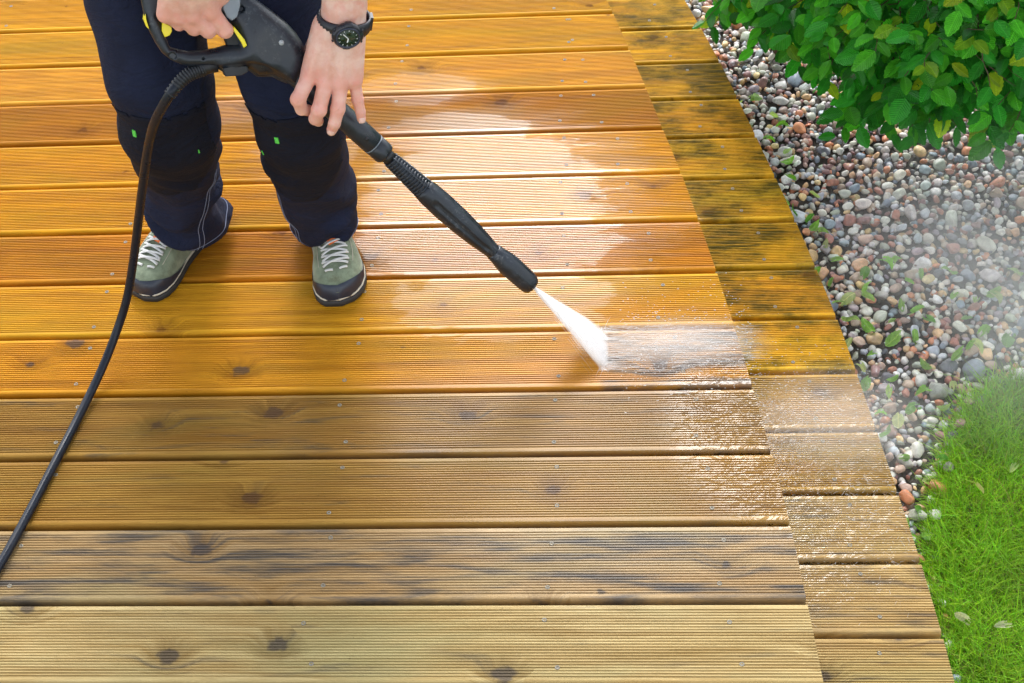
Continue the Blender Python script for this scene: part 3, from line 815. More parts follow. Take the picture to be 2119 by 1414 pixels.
HR = dict(index=[(-.6029, 1.8489, .7313), (-.5891, 1.8518, .6941), (-.602, 1.8887, .6755), (-.6187, 1.9051, .6793)],
    middle=[(-.6284, 1.837, .7316), (-.6122, 1.8436, .7004), (-.6256, 1.8804, .6818), (-.6423, 1.8968, .6855)],
    ring=[(-.6473, 1.83, .736), (-.6309, 1.8384, .7088), (-.6446, 1.8753, .6902), (-.6614, 1.8916, .694)],
    pinky=[(-.6637, 1.825, .7424), (-.6505, 1.8334, .7188), (-.6646, 1.8703, .7002), (-.6815, 1.8866, .704)],
    thumb=[(-.5995, 1.8561, .7899), (-.5896, 1.8686, .7449), (-.5911, 1.8973, .71), (-.5979, 1.9134, .6914)],
    meta=[(-.6015, 1.8351, .8096), (-.6126, 1.8292, .8111), (-.6252, 1.8267, .8099), (-.6386, 1.8276, .8061)],
    arm=[(-.6238, 1.8475, .8121), (-.64, 1.862, .84), (-.67, 1.885, .875), (-.84, 2.0, 1.0), (-.78, 1.93, 1.24)])
RF = dict(index=(.0125, .0116, .0100, .0088), middle=(.0125, .0116, .0100, .0090), ring=(.0120, .0110, .0096, .0086), pinky=(.0105, .0090, .0080, .0072), thumb=(.017, .0145, .0125, .011))
def hand_sdf(P, H):
    d = np.full(P.shape[:-1], 9.)
    names = ('index', 'middle', 'ring', 'pinky')
    A = H['arm']
    for a, b, ra, rb in zip(A[:-1], A[1:], (.0235, .0245, .027, .041), (.0245, .027, .041, .05)): 
        dv = np.array((.86, .4, .3)) * .0085                       # two bones side by side: a flattened wrist
        k = 1.0 if ra < .03 else .6
        e = smin(cone(P, np.array(a) - dv * k, np.array(b) - dv * k, ra, rb), cone(P, np.array(a) + dv * k, np.array(b) + dv * k, ra, rb), .02)
        d = smin(d, e, .012)
    back = np.array((.0, .012, .004))
    for nme, m in zip(names, H['meta']):
        f_ = H[nme]; k = np.array(f_[0])
        d = smin(d, cone(P, np.array(m), k, .0165, .0128), .011)
        d = smin(d, cone(P, np.array(m) + back, k + back, .015, .0115), .012)
    for nme in names:
        f_ = H[nme]; r = RF[nme]; e = np.full(P.shape[:-1], 9.)
        for i in range(3): e = smin(e, cone(P, f_[i], f_[i + 1], r[i], r[i + 1]), .0022)
        # knuckle swell
        e = smin(e, np.linalg.norm(P - np.array(f_[1]), axis=-1) - r[1] * 1.04, .003)
        d = smin(d, e, .0035)
        kn = np.array(f_[0]) + np.array((0, -.0035, .0015)); d = smin(d, np.linalg.norm(P - kn, axis=-1) - .0105, .006)
    f_ = H['thumb']; r = RF['thumb']; e = np.full(P.shape[:-1], 9.)
    for i in range(3): e = smin(e, cone(P, f_[i], f_[i + 1], r[i], r[i + 1]), .004)
    d = smin(d, e, .008)
    vw = np.array((.18, -.82, .54))
    for j, (nme, m) in enumerate(zip(names, H['meta'])):   # tendons and veins on the back of the hand
        k = np.array(H[nme][0]) + vw * .0105; m0 = np.array(m) + vw * .0135
        d = smin(d, cone(P, m0 + (k - m0) * .35, k, .0024, .0034), .005)
    for (i0, t0_, i1, t1_) in ((2, .25, 1, .6), (1, .6, 2, .9), (2, .25, 3, .8), (1, .1, 2, .45)):
        a_ = [np.array(H['meta'][i]) * (1 - t) + np.array(H[names[i]][0]) * t + vw * (.0152 - .003 * t) for i, t in ((i0, t0_), (i1, t1_))]
        d = smin(d, cone(P, a_[0], a_[1], .0019, .0017), .003)
    for nme in names:                                    # skin creases over the middle joints
        a_, p_, b_ = (np.array(q) for q in H[nme][:3]); t = (b_ - a_) / np.linalg.norm(b_ - a_); o_ = vw - t * (vw @ t); o_ /= np.linalg.norm(o_); sd3 = np.cross(t, o_); rr_ = RF[nme][1]
        for off in (-.0034, -.0004, .0028):
            c_ = p_ + t * off + o_ * rr_ * 1.05; d = np.maximum(d, -(cone(P, c_ - sd3 * .0045, c_ + sd3 * .0045, .0010, .0010)))
    return d
def hand_box(H, zcut):
    pts = np.array([p for k in H for p in H[k] if p[2] < zcut]); return pts.min(0) - .035, pts.max(0) + .035
body_v, body_f = [], []
def add_body(V, Q):
    b = sum(len(x) for x in body_v); body_v.append(np.array(V)); body_f.append(np.array(Q) + b)
HB = {}
for key, H, zc in (('L', HL, .80), ('R', HR, .88)):
    lo, hi = hand_box(H, zc); hi[2] = zc
    V, Q = sdf_mesh(lambda P: np.maximum(hand_sdf(P, H), P[..., 2] - zc + .004), lo, hi, .0019)
    HB[key] = BVHTree.FromPolygons([tuple(p) for p in V], [tuple(q) for q in Q]); add_body(V, Q)
def body_sdf(P):
    d = np.full(P.shape[:-1], 9.)
    for H, zc in ((HL, .78), (HR, .86)):
        A = H['arm']
        for a, b, ra, rb in zip(A[2:-1], A[3:], (.026, .040), (.040, .05)): d = smin(d, cone(P, a, b, ra, rb), .02)
        d = np.maximum(d, -9)
    d = smin(d, cone(P, (-.67, 2.14, .93), (-.53, 2.14, .93), .09, .09), .05)
    d = smin(d, cone(P, (-.605, 2.14, .95), (-.6, 2.0, 1.18), .12, .13), .06)
    d = smin(d, cone(P, (-.70, 1.96, 1.22), (-.5, 1.96, 1.22), .085, .085), .06)
    d = smin(d, cone(P, (-.6, 1.93, 1.28), (-.595, 1.86, 1.38), .055, .055), .04)
    q = (P - np.array((-.595, 1.83, 1.46))) / np.array((.075, .098, .115)); d = smin(d, (np.linalg.norm(q, axis=-1) - 1) * .075, .03)
    d = smin(d, cone(P, (-.595, 1.74, 1.455), (-.595, 1.722, 1.425), .010, .014), .012)      # nose
    d = smin(d, cone(P, (-.595, 1.765, 1.385), (-.595, 1.77, 1.375), .025, .025), .02)       # chin
    for s in (-1, 1):
        d = smin(d, cone(P, (-.595 + s * .078, 1.845, 1.475), (-.595 + s * .08, 1.845, 1.43), .014, .010), .006)   # ears
        d = np.maximum(d, -(np.linalg.norm(P - np.array((-.595 + s * .032, 1.728, 1.462)), axis=-1) - .014))       # eye sockets
    d = np.maximum(d, -(cone(P, (-.62, 1.735, 1.402), (-.57, 1.735, 1.402), .003, .003)))    # mouth
    return d
V, Q = sdf_mesh(body_sdf, (-.95, 1.66, .70), (-.28, 2.32, 1.62), .009); add_body(V, Q)
BV = np.concatenate(body_v)
body = wear(mobj('body', BV, np.concatenate(body_f), SKIN, person))
fl = np.zeros(len(BV))
for H in (HL, HR):                                 # redder skin over the knuckles and at the finger ends
    for nme in ('index', 'middle', 'ring', 'pinky', 'thumb'):
        for k, (rd, am_) in enumerate(((.015, .75), (.011, .8), (.009, .35), (.013, .75))):
            fl = np.maximum(fl, am_ * np.exp(-((BV - np.array(H[nme][k])) ** 2).sum(1) / (2 * rd * rd) * .9 + .35))
fl = np.clip(fl, 0, .9); at = body.data.color_attributes.new('flush', 'FLOAT_COLOR', 'POINT'); at.data.foreach_set('color', np.c_[fl, fl, fl, np.ones(len(fl))].astype(np.float32).ravel())
for s in (-1, 1):
    bm = bmesh.new(); bmesh.ops.create_uvsphere(bm, u_segments=12, v_segments=8, radius=.012); me = bpy.data.meshes.new('eye'); bm.to_mesh(me); bm.free()
    o = link('eye', me, plain('eye_white', (.7, .7, .68), .2, bump=0), body); o.location = (-.595 + s * .032, 1.745, 1.462)
def hair_sdf(P):
    q = (P - np.array((-.595, 1.84, 1.475))) / np.array((.083, .104, .118)); d = (np.linalg.norm(q, axis=-1) - 1) * .083
    return np.maximum(d, (1.50 - P[..., 2]) + np.minimum(0, (1.80 - P[..., 1])) * 1.0)
V, Q = sdf_mesh(hair_sdf, (-.70, 1.70, 1.34), (-.49, 1.97, 1.62), .006); wear(mobj('hair', V, Q, HAIR, person))
def shirt_sdf(P):
    d = np.full(P.shape[:-1], 9.)
    for H in (HL, HR):
        A = [np.array(p) for p in H['arm']]; m = A[4] + (A[3] - A[4]) * .75
        d = smin(d, cone(P, m, A[4], .062, .07), .03)
    d = smin(d, cone(P, (-.67, 2.14, .95), (-.53, 2.14, .95), .105, .105), .05)
    d = smin(d, cone(P, (-.605, 2.14, .97), (-.6, 2.0, 1.18), .138, .148), .06)
    d = smin(d, cone(P, (-.71, 1.96, 1.22), (-.49, 1.96, 1.22), .097, .097), .06)
    d = np.maximum(d, -(cone(P, (-.6, 1.93, 1.30), (-.595, 1.84, 1.42), .066, .07)))
    d = np.maximum(d, .905 - P[..., 2]); return d + .004 * np.sin(P[..., 2] * 60 + P[..., 0] * 25)
V, Q = sdf_mesh(shirt_sdf, (-.98, 1.78, .88), (-.25, 2.32, 1.40), .010); wear(mobj('shirt', V, Q, SHIRT, person))
# nails: thin plates on the last finger joints that face the camera side
def nail(H, nme, out):
    a, b = Vector(H[nme][2]), Vector(H[nme][3]); t = (b - a).normalized(); out = (out - t * out.dot(t)).normalized(); sd_ = t.cross(out)
    r = RF[nme][3]; v = []; f = []
    for i in range(5):
        for k in range(5):
            u = -1 + k * .5; l = -.55 + i * .32
            wv = .78 * (1 - .12 * (i == 4) * abs(u))
            v.append(b + t * (r * l) + sd_ * (r * u * wv) + out * (r * (1.05 - .36 * u * u - .10 * max(0, l) ** 2)))
    for i in range(4):
        for k in range(4): f.append((i * 5 + k, i * 5 + k + 1, i * 5 + 6 + k, i * 5 + 5 + k))
    o = wear(mobj('nail', v, f, NAIL, body)); so = o.modifiers.new('thick', 'SOLIDIFY'); so.thickness = .0012
view = Vector((.2, -.82, .55))
nail(HL, 'ring', Vector((0, -.9, .1))); nail(HL, 'pinky', view); nail(HL, 'middle', Vector((0, -.6, -.6)))

# ---- shoes
SUEDE = None
def suede_material():
    n = NT('suede'); p = n.obj()
    a = n.noise(p, 35, 5, .65); f_ = n.noise(p, 900, 3, .6)
    c = n.mix(n.ramp(a, .3, .7), (.12, .15, .095), (.25, .30, .20)); c = n.mix(n.ramp(n.noise(p, 22, 5, .7), .55, .75, 0, .7), c, (.10, .095, .05)); c = n.mix(n.ramp(f_, .4, .8, 0, .4), c, (.33, .38, .27))
    b = n.bsdf(c, .9, Sheen_Weight=.3); b.inputs['Specular IOR Level'].default_value = .15; n.l(n.bump(f_, .4, .0008), b.inputs['Normal']); return n.m
SUEDE = suede_material(); RUBBER = plain('toe_rubber', (.014, .022, .04), .38, var=.4, nscale=50); SOLE = plain('sole_rubber', (.02, .02, .02), .6); CREAM = plain('sole_stripe', (.5, .46, .36), .7)
LACE = plain('lace', (.62, .62, .60), .8, bscale=1500, bump=.4); ORANGE = plain('orange_tab', (.80, .17, .035), .7)
SX = np.array([0, .008, .03, .07, .12, .17, .21, .24, .262, .277, .286, .2893, .290])
SW = np.array([.006, .020, .031, .036, .037, .042, .049, .049, .043, .033, .022, .010, .0004])
SH = np.array([.05, .07, .08, .086, .080, .066, .054, .047, .042, .035, .027, .018, .004])
def shoe(toe, heel, side, nme):
    toe, heel = Vector((*toe, 0)), Vector((*heel, 0)); dx = (toe - heel); Ln = dx.length; dx.normalize(); dy = Vector((-dx.y, dx.x, 0))
    M = Matrix(((dx.x, dy.x, 0, heel.x), (dx.y, dy.y, 0, heel.y), (0, 0, 1, 0), (0, 0, 0, 1))) @ Matrix.Scale(Ln / .29, 4)
    cen = lambda x: side * .012 * math.sin(math.pi * min(1, max(0, (x - .05) / .24))) - side * .004
    W = lambda x: float(np.interp(x, SX, SW)); Hh = lambda x: float(np.interp(x, SX, SH))
    Z0 = .018
    def surf(x, u):                                  # u in -1..1 across
        a = u * math.pi / 2; yy = math.copysign(abs(math.sin(a)) ** .8, a); zz = abs(math.cos(a)) ** .62
        return Vector((x, cen(x) + yy * W(x), Z0 + zz * Hh(x)))
    nx, nu = 60, 30; v = []; f = []
    xs = [.290 * (.5 - .5 * math.cos(math.pi * i / nx)) for i in range(nx + 1)]
    for x in xs:
        for k in range(nu + 1): v.append(surf(x, -1 + 2 * k / nu))
    cap = []
    for i in range(nx):
        for k in range(nu):
            q = (i * (nu + 1) + k, (i + 1) * (nu + 1) + k, (i + 1) * (nu + 1) + k + 1, i * (nu + 1) + k + 1)
            f.append(q)
    root = empty(nme); root.matrix_world = Matrix.Identity(4); root.parent = person; root.matrix_parent_inverse = PINV
    up = mobj('upper', [M @ p for p in v], f, SUEDE, root)
    cv = []; cq = []; nr_ = 8; xs_ = list(np.linspace(.125, .290, 44))
    for sd2 in (-1, 1):
        b0 = len(cv)
        for x in xs_:
            uc = max(0.0, 1 - min(1.0, max(0, (x - .13) / .152)) ** 4.0) ** .5
            for k in range(nr_ + 1): cv.append(M @ surf(x, sd2 * (uc + (1 - uc) * k / nr_)))
        for i in range(len(xs_) - 1):
            for k in range(nr_):
                q = (b0 + i * (nr_ + 1) + k, b0 + (i + 1) * (nr_ + 1) + k, b0 + (i + 1) * (nr_ + 1) + k + 1, b0 + i * (nr_ + 1) + k + 1)
                cq.append(q if sd2 > 0 else q[::-1])
    me = mesh('toe_cap', cv, cq, True)
    nr = np.array([q.normal[:] for q in me.vertices]); co = np.array([q.co[:] for q in me.vertices])
    c0 = np.array(M @ Vector((.2, 0, .03))); sg = np.sign(((co - c0) * nr).sum(1).mean())
    me.vertices.foreach_set('co', (co + sg * nr * .0016).astype(np.float32).ravel()); link('toe_cap', me, RUBBER, root)
    def ring(z0, z1, grow, name_, mat):
        v = []; f = []; o_ = []
        for i in range(41): x = .290 * i / 40; o_.append((x, 1))
        for i in range(39, 0, -1): x = .290 * i / 40; o_.append((x, -1))
        n = len(o_)
        for z, g in ((z0, grow - .002), (z0 + .003, grow), (z1 - .002, grow), (z1, grow - .002)):
            for x, s in o_:
                cx = .145 + (x - .145) * (1 + g / .145); v.append(M @ Vector((cx, cen(x) + s * (W(x) + g), z)))
        for r in range(3):
            for k in range(n): f.append((r * n + k, r * n + (k + 1) % n, (r + 1) * n + (k + 1) % n, (r + 1) * n + k))
        f += [tuple(range(n - 1, -1, -1)), tuple(range(3 * n, 4 * n))]
        return mobj(name_, v, f, mat, root)
    ring(.0005, .015, .0035, 'sole', SOLE); ring(.0152, .021, .0028, 'welt', CREAM)
    # tongue tab and laces
    b = MB(); p0 = surf(.186, side * -.02) + Vector((0, 0, .006)); b.box((0, 0, 0), .024, .019, .003, M @ Matrix.Translation(p0) @ Matrix.Rotation(.5, 4, 'Y') @ Matrix.Rotation(.25 * side, 4, 'Z')); b.build('tongue_tab', ORANGE, root, False)
    rows_ = [.186, .202, .217, .231, .244]; hw = .30
    def lace(pa, pb, lift):
        pts = []
        for t in np.linspace(0, 1, 9):
            x = pa[0] + (pb[0] - pa[0]) * t; u = pa[1] + (pb[1] - pa[1]) * t
            p = surf(x, u) + Vector((0, 0, lift * math.sin(math.pi * t) + .0015)); pts.append(M @ p)
        b = MB(); b.tube(pts, .0031, 6, flat=.6); b.build('lace', LACE, root)
    for a_, b_ in zip(rows_[:-1], rows_[1:]):
        lace((a_, -hw), (b_ - .003, hw * .92), .002); lace((a_, hw), (b_ - .003, -hw * .92), .0045)
    lace((.251, -hw * .8), (.253, -hw * .15), .001); lace((.253, hw * .2), (.250, hw * .85), .001)
    pts = [M @ (surf(.15 + .05 * t, -side * (.25 + .18 * math.sin(t * 3.1))) + Vector((0, 0, .005 + .004 * math.sin(t * 6)))) for t in np.linspace(0, 1, 12)]
    b = MB(); b.tube(pts, .0024, 6); b.build('lace', LACE, root)
    lp = [M @ (surf(.138, side * .12) + Vector((.010 * math.cos(t), .011 * math.sin(t), .007 + .003 * math.sin(t * 2)))) for t in np.linspace(0, 6.0, 22)]
    b = MB(); b.tube(lp, .0023, 6); b.build('lace', LACE, root)
    for s in (-1, 1):                                # seam line on the quarter
        pts = [M @ (surf(x, s * (.42 + .9 * (.235 - x) if x > .16 else .49 + .2 * (.16 - x) / .06)) + Vector((0, 0, .0006))) for x in np.linspace(.235, .10, 20)]
        b = MB(); b.tube(pts, .0007, 5); b.build('seam', CREAM, root)
    return root
shoe((-.922, 1.991), (-.822, 2.25), -1, 'shoe')
shoe((-.527, 1.966), (-.604, 2.243), 1, 'shoe')

# ------------------------------------------------------------------ wristwatch
WBLK = plain('watch_resin', (.012, .014, .022), .35, bump=.05); DIAL = plain('watch_dial', (.03, .05, .03), .25, bump=0); WHITE = plain('watch_hand', (.75, .78, .8), .4, bump=0); SUBD = plain('watch_subdial', (.006, .03, .008), .3, bump=0)
wc = Vector((-.4141, 1.8905, .6787)); wax = (Vector((-.4117, 1.8953, .6971)) - Vector((-.4198, 1.8895, .6664))).normalized()
wax = (wax + Vector((.0, -.22, 0))).normalized()
wn = (view + Vector((.16, 0, -.06))); wn = (wn - wax * wn.dot(wax)).normalized(); wsd = wax.cross(wn)
WM = Matrix((( wsd.x, wax.x, wn.x, wc.x), (wsd.y, wax.y, wn.y, wc.y), (wsd.z, wax.z, wn.z, wc.z), (0, 0, 0, 1)))
watch = empty('wristwatch'); tag(watch, 'black chunky wristwatch with dark green dial on the wrist', 'watch')
ru, rv = .0375, .0285                              # strap ellipse half axes
v = []; f = []; n = 72
for k in range(n):
    a = 2 * math.pi * k / n; rd = .0010 * (k % 2)
    for (t, h) in ((0, -.0115), (.0035 + rd, -.0110), (.0042 + rd, 0), (.0035 + rd, .0110), (0, .0115)):
        wd = 1.0 + .25 * max(0, math.cos(a)) ** 4
        v.append(WM @ Vector(((ru + t) * math.sin(a), h * wd, (rv + t) * math.cos(a))))
for k in range(n):
    for q in range(5): f.append((k * 5 + q, ((k + 1) % n) * 5 + q, ((k + 1) % n) * 5 + (q + 1) % 5, k * 5 + (q + 1) % 5))
mobj('strap', v, f, WBLK, watch)
CM = WM @ Matrix.Translation((0, 0, rv + .002))
def disc(name, prof, mat, n=48, M=CM, notch=None, parent=watch, smooth=True):
    v = []; f = []
    for (r, z) in prof:
        for k in range(n):
            a = 2 * math.pi * k / n; rr = r * (1 + (notch(a) if notch and r > .017 else 0)); v.append(M @ Vector((rr * math.cos(a), rr * math.sin(a), z)))
    for i in range(len(prof) - 1):
        for k in range(n): f.append((i * n + k, i * n + (k + 1) % n, (i + 1) * n + (k + 1) % n, (i + 1) * n + k))
    f += [tuple(range(n - 1, -1, -1)), tuple(range((len(prof) - 1) * n, len(prof) * n))]
    return mobj(name, v, f, mat, parent, smooth)
disc('case', [(.020, -.002), (.0225, .002), (.0225, .008), (.0205, .0105), (.0165, .011)], WBLK, 64, notch=lambda a: .08 if math.cos(4 * a) > .55 else 0.0)
disc('bezel', [(.0190, .0105), (.0190, .0128), (.0175, .0135), (.0160, .0122), (.0158, .0111)], plain('watch_bezel', (.02, .03, .055), .25, bump=0))
disc('dial', [(.0158, .0100), (.0158, .0118)], DIAL)
for a in (90, 200, 290): disc('subdial', [(.0040, .0118), (.0040, .0121)], SUBD, 20, CM @ Matrix.Translation((.0085 * math.cos(rad(a)), .0085 * math.sin(rad(a)), 0)))
b = MB(); b.box((0, .0055, .0126), .0012, .011, .0005, CM @ Matrix.Rotation(rad(48), 4, 'Z')); b.build('minute_hand', WHITE, watch, False)
b = MB(); b.box((0, .0035, .0130), .0018, .007, .0005, CM @ Matrix.Rotation(rad(175), 4, 'Z')); b.build('hour_hand', WHITE, watch, False)
for k in range(12):
    b = MB(); b.box((0, .0138, .0121), .0008, .0022, .0004, CM @ Matrix.Rotation(rad(30 * k), 4, 'Z')); b.build('hour_mark', WHITE, watch, False)
for a in (25, 155, 205, 335):
    b = MB(); b.tube([CM @ Vector((.021 * math.cos(rad(a)), .021 * math.sin(rad(a)), .005)), CM @ Vector((.0255 * math.cos(rad(a)), .0255 * math.sin(rad(a)), .005))], .0022, 10); b.build('button', WBLK, watch)
b = MB(); b.box((ru + .004, 0, 0), .004, .024, .014, WM); b.build('buckle', WBLK, watch, False)

# ring on the finger
p, q = Vector(HR['ring'][1]), Vector(HR['ring'][2]); t = (q - p).normalized(); c = p + t * .006 + Vector((0, 0, 0))
ax1 = t.cross(Vector((0, 0, 1))).normalized(); ax2 = t.cross(ax1)
b = MB(); b.tube([c + (ax1 * math.cos(a) + ax2 * math.sin(a)) * .0120 for a in np.linspace(0, 2 * math.pi, 33)], .0013, 8, False)
tag(b.build('ring', plain('gold', (.80, .55, .22), .2, Metallic=1.0, bump=0)), 'thin gold ring on a finger of the hand gripping the gun', 'ring')

# ------------------------------------------------------------------ pressure washer gun
PLAST = None
def plastic_material():
    n = NT('black_plastic'); p = n.obj()
    a = n.noise(p, 30, 6, .65); s = n.noise(p, 160, 4, .7)
    c = n.mix(n.ramp(a, .35, .75), (.006, .010, .017), (.017, .026, .040)); c = n.mix(n.math('MULTIPLY', n.ramp(s, .5, .75, 0, .8), n.ramp(n.noise(p, 14, 4, .6), .42, .65)), c, (.12, .13, .14))
    b = n.bsdf(c, n.ramp(a, .3, .7, .26, .46)); n.l(n.bump(n.noise(p, 1100, 2), .18, .0006), b.inputs['Normal']); return n.m
PLAST = plastic_material(); DARKP = plain('dark_plastic', (.008, .009, .012), .5); YELL = plain('yellow_plastic', (.85, .72, .02), .4, bump=.05); GREYP = plain('grey_plastic', (.20, .235, .27), .45)
GA = Vector((-.5342161, 1.8796816, .6375477)); ga = Vector((.6176469, -.0470778, -.7850452)); gn = Vector((.393468, -.8457986, .3602883)); gb = Vector((-.6809518, -.5314211, -.5038812))
GM = Matrix(((ga.x, gb.x, gn.x, GA.x), (ga.y, gb.y, gn.y, GA.y), (ga.z, gb.z, gn.z, GA.z), (0, 0, 0, 1)))
gun = empty('pressure_washer_gun'); tag(gun, 'black pressure washer gun with yellow trigger and long lance held in both hands', 'pressure washer')
OUT = [(-201.6, 66.2), (-192.3, 75.3), (-176.8, 87.7), (-158.4, 99.5), (-139.7, 107.6), (-121.5, 112.9), (-104.7, 112.3), (-89.3, 107.7), (-78.6, 101.8), (-63.5, 88.4), (-50.3, 76.8), (-38.7, 75.6), (-26.5, 73.1), (-12.9, 57.4), (-9.8, 46.4), (11.3, 45.3), (30.6, 29.2), (48.7, 24.4), (63.2, 17.3), (60.3, -.7), (52.6, -21.9), (44.4, -33.1), (29.1, -41.6), (9.7, -46.4), (-10.7, -48.3), (-36.8, -46.5), (-57., -44.4), (-73.3, -42.3), (-98.3, -33.8), (-119.7, -17.7), (-197.2, 53.3)]
HOLE = [(-159.6, 73.8), (-134.4, 90.4), (-117.8, 98.8), (-108., 94.), (-93.8, 86.), (-78.5, 70.9), (-65.7, 54.9), (-55.6, 38.7), (-47.2, 26.6), (-67.2, 11.9), (-81.1, 6.3), (-92.8, 13.3)]
def poly_sdf(P2, poly):
    poly = np.array(poly) / 1000.; d = np.full(P2.shape[:-1], 9.); ins = np.zeros(P2.shape[:-1], bool)
    for a, b in zip(poly, np.roll(poly, -1, 0)):
        e = b - a; w_ = P2 - a; t = np.clip((w_ @ e) / (e @ e), 0, 1); d = np.minimum(d, np.linalg.norm(w_ - t[..., None] * e, axis=-1))
        c1 = (a[1] > P2[..., 1]) != (b[1] > P2[..., 1]); xx = a[0] + (P2[..., 1] - a[1]) / np.where(abs(b[1] - a[1]) < 1e-9, 1e-9, b[1] - a[1]) * (b[0] - a[0])
        ins ^= c1 & (P2[..., 0] < xx)
    return np.where(ins, -d, d)
def gun_sdf(P):
    d2 = poly_sdf(P[:, :, :1, :2], OUT); h2 = poly_sdf(P[:, :, :1, :2], HOLE)
    d2 = np.maximum(d2, -h2)
    s, t, n_ = P[..., 0], P[..., 1], P[..., 2]
    k = np.clip((s + .105) / .075, 0, 1); k = k * k * (3 - 2 * k)
    T = .0135 + .0165 * k * np.clip(1 - (t - .02) / .06, .25, 1)
    r = .011 + .0165 * k * np.clip(1 - (t - .02) / .06, .25, 1)
    a = np.maximum(d2 + r, 0); b = np.maximum(np.abs(n_) - T + r, 0)
    d = np.hypot(a, b) + np.minimum(np.maximum(d2 + r, np.abs(n_) - T + r), 0) - r
    for (hs_, ht, hr, dp) in ((-.1075, .1058, .006, .006), (-.0792, -.0161, .0055, .008), (-.0716, .0784, .0022, .006)):
        d = np.maximum(d, -np.maximum(np.hypot(s - hs_, t - ht) - hr, -(n_ - (T - dp))))
    # parting crease along the shell
    cp = np.array([(-55, 77), (-42.6, 62.8), (-30.5, 45.6), (-16, 30.9), (1.8, 19.7), (20.6, 15.9), (36.7, 12.9), (60.6, 12.2)]) / 1000.
    e = np.full(P.shape[:2] + (1,), 9.); P2 = P[:, :, :1, :2]
    for a_, b_ in zip(cp[:-1], cp[1:]):
        w_ = P2 - a_; ee = b_ - a_; tt = np.clip((w_ @ ee) / (ee @ ee), 0, 1); e = np.minimum(e, np.linalg.norm(w_ - tt[..., None] * ee, axis=-1))
    below = np.where(t > np.interp(s, cp[:, 0], cp[:, 1]), 1., 0.)
    d = d + .0045 * below * np.clip(e / .004, 0, 1) * np.clip((n_) / .004, 0, 1) * np.clip((s + .06) / .02, 0, 1)
    return d
V, Q = sdf_mesh(gun_sdf, (-.215, -.062, -.036), (.076, .126, .036), .0019)
mobj('shell', [GM @ Vector(p) for p in V], Q, PLAST, gun)
def slab(name, poly, n0, n1, mat, shrink=0):
    pts = [(x / 1000., y / 1000.) for x, y in poly]; m = len(pts)
    ar = sum(pts[i][0] * pts[(i + 1) % m][1] - pts[(i + 1) % m][0] * pts[i][1] for i in range(m))
    if ar < 0: pts = pts[::-1]
    cx = sum(p[0] for p in pts) / m; cy = sum(p[1] for p in pts) / m
    v = [GM @ Vector((x, y, n0)) for x, y in pts] + [GM @ Vector((x, y, n1 - .001)) for x, y in pts] + [GM @ Vector((cx + (x - cx) * .9, cy + (y - cy) * .9, n1)) for x, y in pts]
    f = [tuple(range(m - 1, -1, -1)), tuple(range(2 * m, 3 * m))] + [(r * m + i, r * m + (i + 1) % m, (r + 1) * m + (i + 1) % m, (r + 1) * m + i) for r in (0, 1) for i in range(m)]
    return mobj(name, v, f, mat, gun, False)
tr = slab('trigger', [(-69.2, 13.7), (-59.8, 14.3), (-46.6, 16.9), (-39.6, 19.8), (-41, 25.6), (-56.5, 38.6), (-64.8, 33.3), (-78.3, 21.9)], -.010, .010, DARKP)
slab('trigger_edge', [(-72, 10.7), (-59.8, 12.3), (-46.6, 14.9), (-38.6, 18.8), (-39.8, 24.6), (-47.2, 21.3), (-58, 18.3), (-70, 15)], -.012, .0285, YELL)
slab('lock_button', [(-152.9, 76.6), (-137.6, 73.4), (-132.7, 78), (-131.2, 84.8), (-134.9, 91.9), (-144.2, 87.9)], -.011, .0125, YELL)
slab('side_mark', [(-178, 84.5), (-172, 90), (-163, 96), (-160, 97.5), (-163, 98.5), (-173, 93)], -.011, .0122, YELL)
slab('safety_catch', [(-107.5, -7.4), (-102.3, 1.5), (-89.4, 6.9), (-80.4, 5.9), (-78.5, -3.2), (-86, -18.9), (-95.9, -31), (-112, -16.3)], .008, .0305, GREYP)
b = MB(); b.tube([GM @ Vector((-.0027, -.0196, .026)), GM @ Vector((-.0027, -.0196, .0306))], .0042, 16); b.build('rivet', plain('rivet_grey', (.35, .38, .4), .4), gun)
def lathe(name, prof, mat, n=40, rfun=None, t0=.0015, cap=True):
    v = []; f = []
    for (s, r) in prof:
        for k in range(n):
            a = 2 * math.pi * k / n; rr = r + (rfun(s, a) if rfun else 0)
            v.append(GM @ Vector((s, t0 + rr * math.cos(a), rr * math.sin(a))))
    for i in range(len(prof) - 1):
        for k in range(n): f.append((i * n + k, i * n + (k + 1) % n, (i + 1) * n + (k + 1) % n, (i + 1) * n + k))
    if cap: f += [tuple(range(n - 1, -1, -1)), tuple(range((len(prof) - 1) * n, len(prof) * n))]
    return mobj(name, v, f, mat, gun)
lathe('barrel', [(.02, .0185), (.10, .0188), (.19, .0192), (.2245, .0190), (.2262, .0180)], PLAST)
lathe('coupling_ring', [(.2258, .0183), (.2266, .0189), (.2276, .0183)], GREYP)
lathe('coupling', [(.2275, .0176), (.2285, .0186), (.250, .0182), (.2535, .0168), (.2545, .012)], PLAST, 40, lambda s, a: -.0035 if (abs(((a - 1.9) + math.pi) % (2 * math.pi) - math.pi) < .28 and .232 < s) else 0)
b = MB(); b.tube([GM @ Vector((.206, .003, .0175)), GM @ Vector((.206, .003, .0202))], .0036, 14); b.build('rivet', DARKP, gun)
lathe('neck', [(.250, .0118), (.266, .0122)], DARKP)
